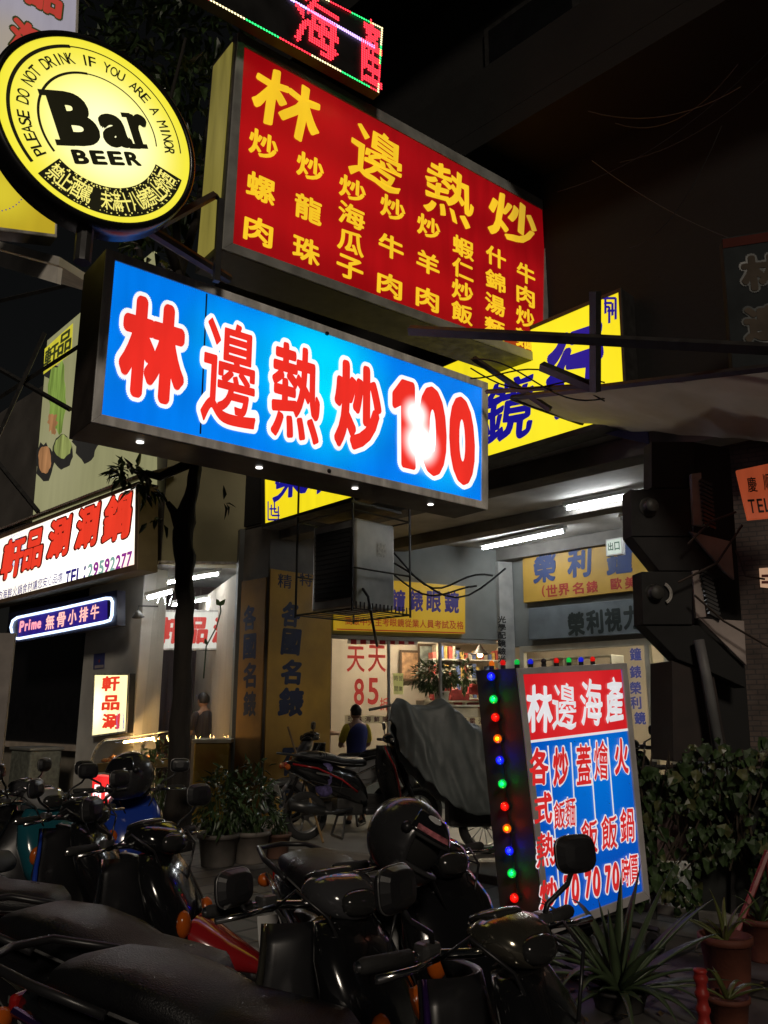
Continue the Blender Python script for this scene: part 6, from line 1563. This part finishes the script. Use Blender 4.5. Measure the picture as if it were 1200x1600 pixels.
def person(base, face, hgt, shirt, shirtm2, pants, label, lean=.0, arms='down', sleeve2=None):
    """standing figure seen from behind; face = direction the chest looks; all lengths scale with height"""
    f = V((face[0], face[1], 0)).normalized(); l_ = V((-f.y, f.x, 0)); b = V(base); k_ = hgt / 1.7
    P = lambda x, y, z: b + (f * (x + lean * max(0, z - .9)) + l_ * y + Z * z) * k_
    r = thing('person', b, label, 'person')
    nodes = [P(0, 0, .95), P(0, 0, 1.1), P(.01, 0, 1.28), P(0, 0, 1.42), P(.015, 0, 1.5), P(.03, 0, 1.56)]
    rad = [(.13, .1), (.125, .095), (.145, .1), (.1, .07), .05, .05]
    edges = [(i, i + 1) for i in range(5)]
    def chain(start, pts, rs):
        i0 = start
        for p, r_ in zip(pts, rs):
            nodes.append(p); rad.append(r_); edges.append((i0, len(nodes) - 1)); i0 = len(nodes) - 1
        return i0
    hands = []
    armp = {}
    for sy in (-1, 1):
        chain(0, [P(0, sy * .09, .88), P(.02, sy * .1, .5), P(-.01, sy * .1, .1), P(.02, sy * .105, .05), P(.14, sy * .12, .03)], [.085, .058, .04, .038, .035])
        sh_ = P(0, sy * .17, 1.4)
        if arms == 'down': el, wr = P(-.03, sy * .23, 1.12), P(.08, sy * .2, .9)
        else: el, wr = P(.06, sy * .24, 1.13), P(.30, sy * .12, 1.12)
        armp[sy] = (sh_, el, wr)
        i_ = chain(3, [sh_, el, wr], [.055, .042, .03])
        hd_ = (wr - el).normalized(); pal = wr + hd_ * .06 * k_
        i_ = chain(i_, [pal], [(.036, .018)])
        sd_ = hd_.cross(Z).normalized()
        for q_ in range(4):
            o_ = sd_ * (q_ - 1.5) * .02 * k_; L = (.05, .06, .056, .044)[q_] * k_
            chain(i_, [pal + hd_ * .03 * k_ + o_, pal + hd_ * (.03 * k_ + L * .6) + o_ - Z * .008, pal + hd_ * (.03 * k_ + L) + o_ - Z * .022], [.0095, .0085, .007])
        chain(i_, [pal + sd_ * sy * .035 * k_ - Z * .01, pal + sd_ * sy * .045 * k_ + hd_ * .03 * k_ - Z * .015], [.0105, .009])
    rad = [tuple(q_ * k_ for q_ in x) if isinstance(x, tuple) else x * k_ for x in rad]
    m = skin_mesh(nodes, edges, rad)
    hc = P(.035, 0, 1.62)       # head joined onto the neck
    Mh_ = Matrix((f, l_, Z)).transposed()
    hm = Matrix.Translation(hc) @ Mh_.to_4x4() @ Matrix.Diagonal((.098 * k_, .078 * k_, .115 * k_, 1))
    bmesh.ops.create_icosphere(m.bm, subdivisions=3, radius=1, matrix=hm)
    for sy in (-1, 1): m.ball(hc + l_ * sy * .078 * k_ - Z * .005, .028 * k_, 2, (.7, .4, 1.1), Mh_); m.ball(hc + f * .088 * k_ + l_ * sy * .03 * k_ + Z * .015, .012 * k_, 1)
    m.ball(hc + f * .1 * k_ - Z * .015 * k_, .018 * k_, 2, (1, .7, 1.3), Mh_); m.ball(hc + f * .088 * k_ - Z * .055 * k_, .02 * k_, 2, (.6, 1.2, .4), Mh_)
    m.build('body', SKIN, r, smooth=True)
    m = MB(); m.ball(hc + Z * .012 * k_ - f * .008, .1 * k_, 3, (1.06, .86, 1.16), Mh_)
    for v in list(m.bm.verts):
        q = Mh_.transposed() @ (v.co - hc)
        if (q.x > .045 * k_ and q.z < .055 * k_) or q.z < -.06 * k_ or (q.x > .0 and q.z < -.015 * k_): m.bm.verts.remove(v)
    for v in m.bm.verts: v.co += (v.co - hc).normalized() * .006 * noise.noise(v.co * 60)
    m.build('hair', HAIR, r, smooth=True, solid=.006)
    nd = [P(0, 0, .9), P(0, 0, 1.02), P(0, 0, 1.16), P(.01, 0, 1.3), P(0, 0, 1.41), P(.01, 0, 1.475)]
    rd = [(.165, .135), (.16, .135), (.165, .135), (.19, .145), (.19, .125), (.075, .07)]
    m = skin_mesh(nd, [(i, i + 1) for i in range(5)], [tuple(q_ * k_ for q_ in x) for x in rd])
    for v in m.bm.verts: v.co += (v.co - b - Z * 1.2).normalized() * .008 * noise.noise(v.co * 14)
    sh = m.build('shirt', shirt, r, smooth=True)
    for sy in (-1, 1):
        s_, e_, w_ = armp[sy]
        m = skin_mesh([s_ - l_ * sy * .05 * k_, s_, s_.lerp(e_, .5), s_.lerp(e_, .9)], [(0, 1), (1, 2), (2, 3)], [.07 * k_, .075 * k_, .068 * k_, .064 * k_]); m.build('sleeve', sleeve2 or shirt, sh, smooth=True)
    nd = [P(0, 0, .98), P(0, 0, .9)]; ed = [(0, 1)]; rd = [.135, .13]
    for sy in (-1, 1):
        i0 = 1
        for p, r_ in ((P(0, sy * .09, .8), .098), (P(.02, sy * .1, .5), .078), (P(-.005, sy * .1, .12), .062)):
            nd.append(p); rd.append(r_); ed.append((i0, len(nd) - 1)); i0 = len(nd) - 1
    m = skin_mesh(nd, ed, [x * k_ for x in rd]); m.build('trousers', pants, r, smooth=True)
    m = MB()
    for sy in (-1, 1): m.ball(P(.06, sy * .11, .04), .05 * k_, 2, (2.4, .95, .8), Mh_)
    m.build('shoes', BLACKPL, r, smooth=True)
    return r
DARKT = pbr('dark trousers', (.02, .02, .025), .8)
kb = at(557, 1150, 11.3); kb.z = FLOOR
person(kb, (-.45, .9), 1.47, pbr('navy shirt', (.05, .06, .22), .8), None, DARKT, 'child in a navy shirt with yellow sleeves standing at the glass front', arms='fwd', sleeve2=pbr('yellow sleeve', (.7, .55, .05), .8))
kb = at(496, 1150, 12.95); kb.z = FLOOR
person(kb, (.75, .5), 1.66, pbr('black shirt', (.02, .02, .02), .8), None, DARKT, 'person in black almost hidden behind the yellow pillar, one bare arm showing', arms='fwd')
kb = SW.hit(322, 1150, -1.3); kb.z = PAVE
person(kb, (-.75, .65), 1.74, pbr('dark t-shirt', (.025, .018, .02), .85), None, DARKT, 'man in a dark t-shirt with his back turned behind the clear curtain', arms='fwd', lean=.12)

# ------------------------------------------------------------------ litter on the paving
random.seed(41); m = MB()
for _ in range(150):
    g = gnd(random.uniform(330, 1250), random.uniform(1360, 1640), PAVE)
    if (g - V((KERB0.x, KERB0.y, PAVE))).dot(N) < .2: continue
    a = random.uniform(0, 6.28); leaf(m, g + Z * .006, V((math.cos(a), math.sin(a), random.uniform(-.05, .25))).normalized(), Z, random.uniform(.03, .075), random.uniform(.015, .035), random.uniform(-.3, .3))
tag(m.build('fallen_leaves', pbr('dry leaf', (.12, .08, .035), .7, var=.6, scale=10), base=gnd(800, 1500, PAVE)), kind='stuff')
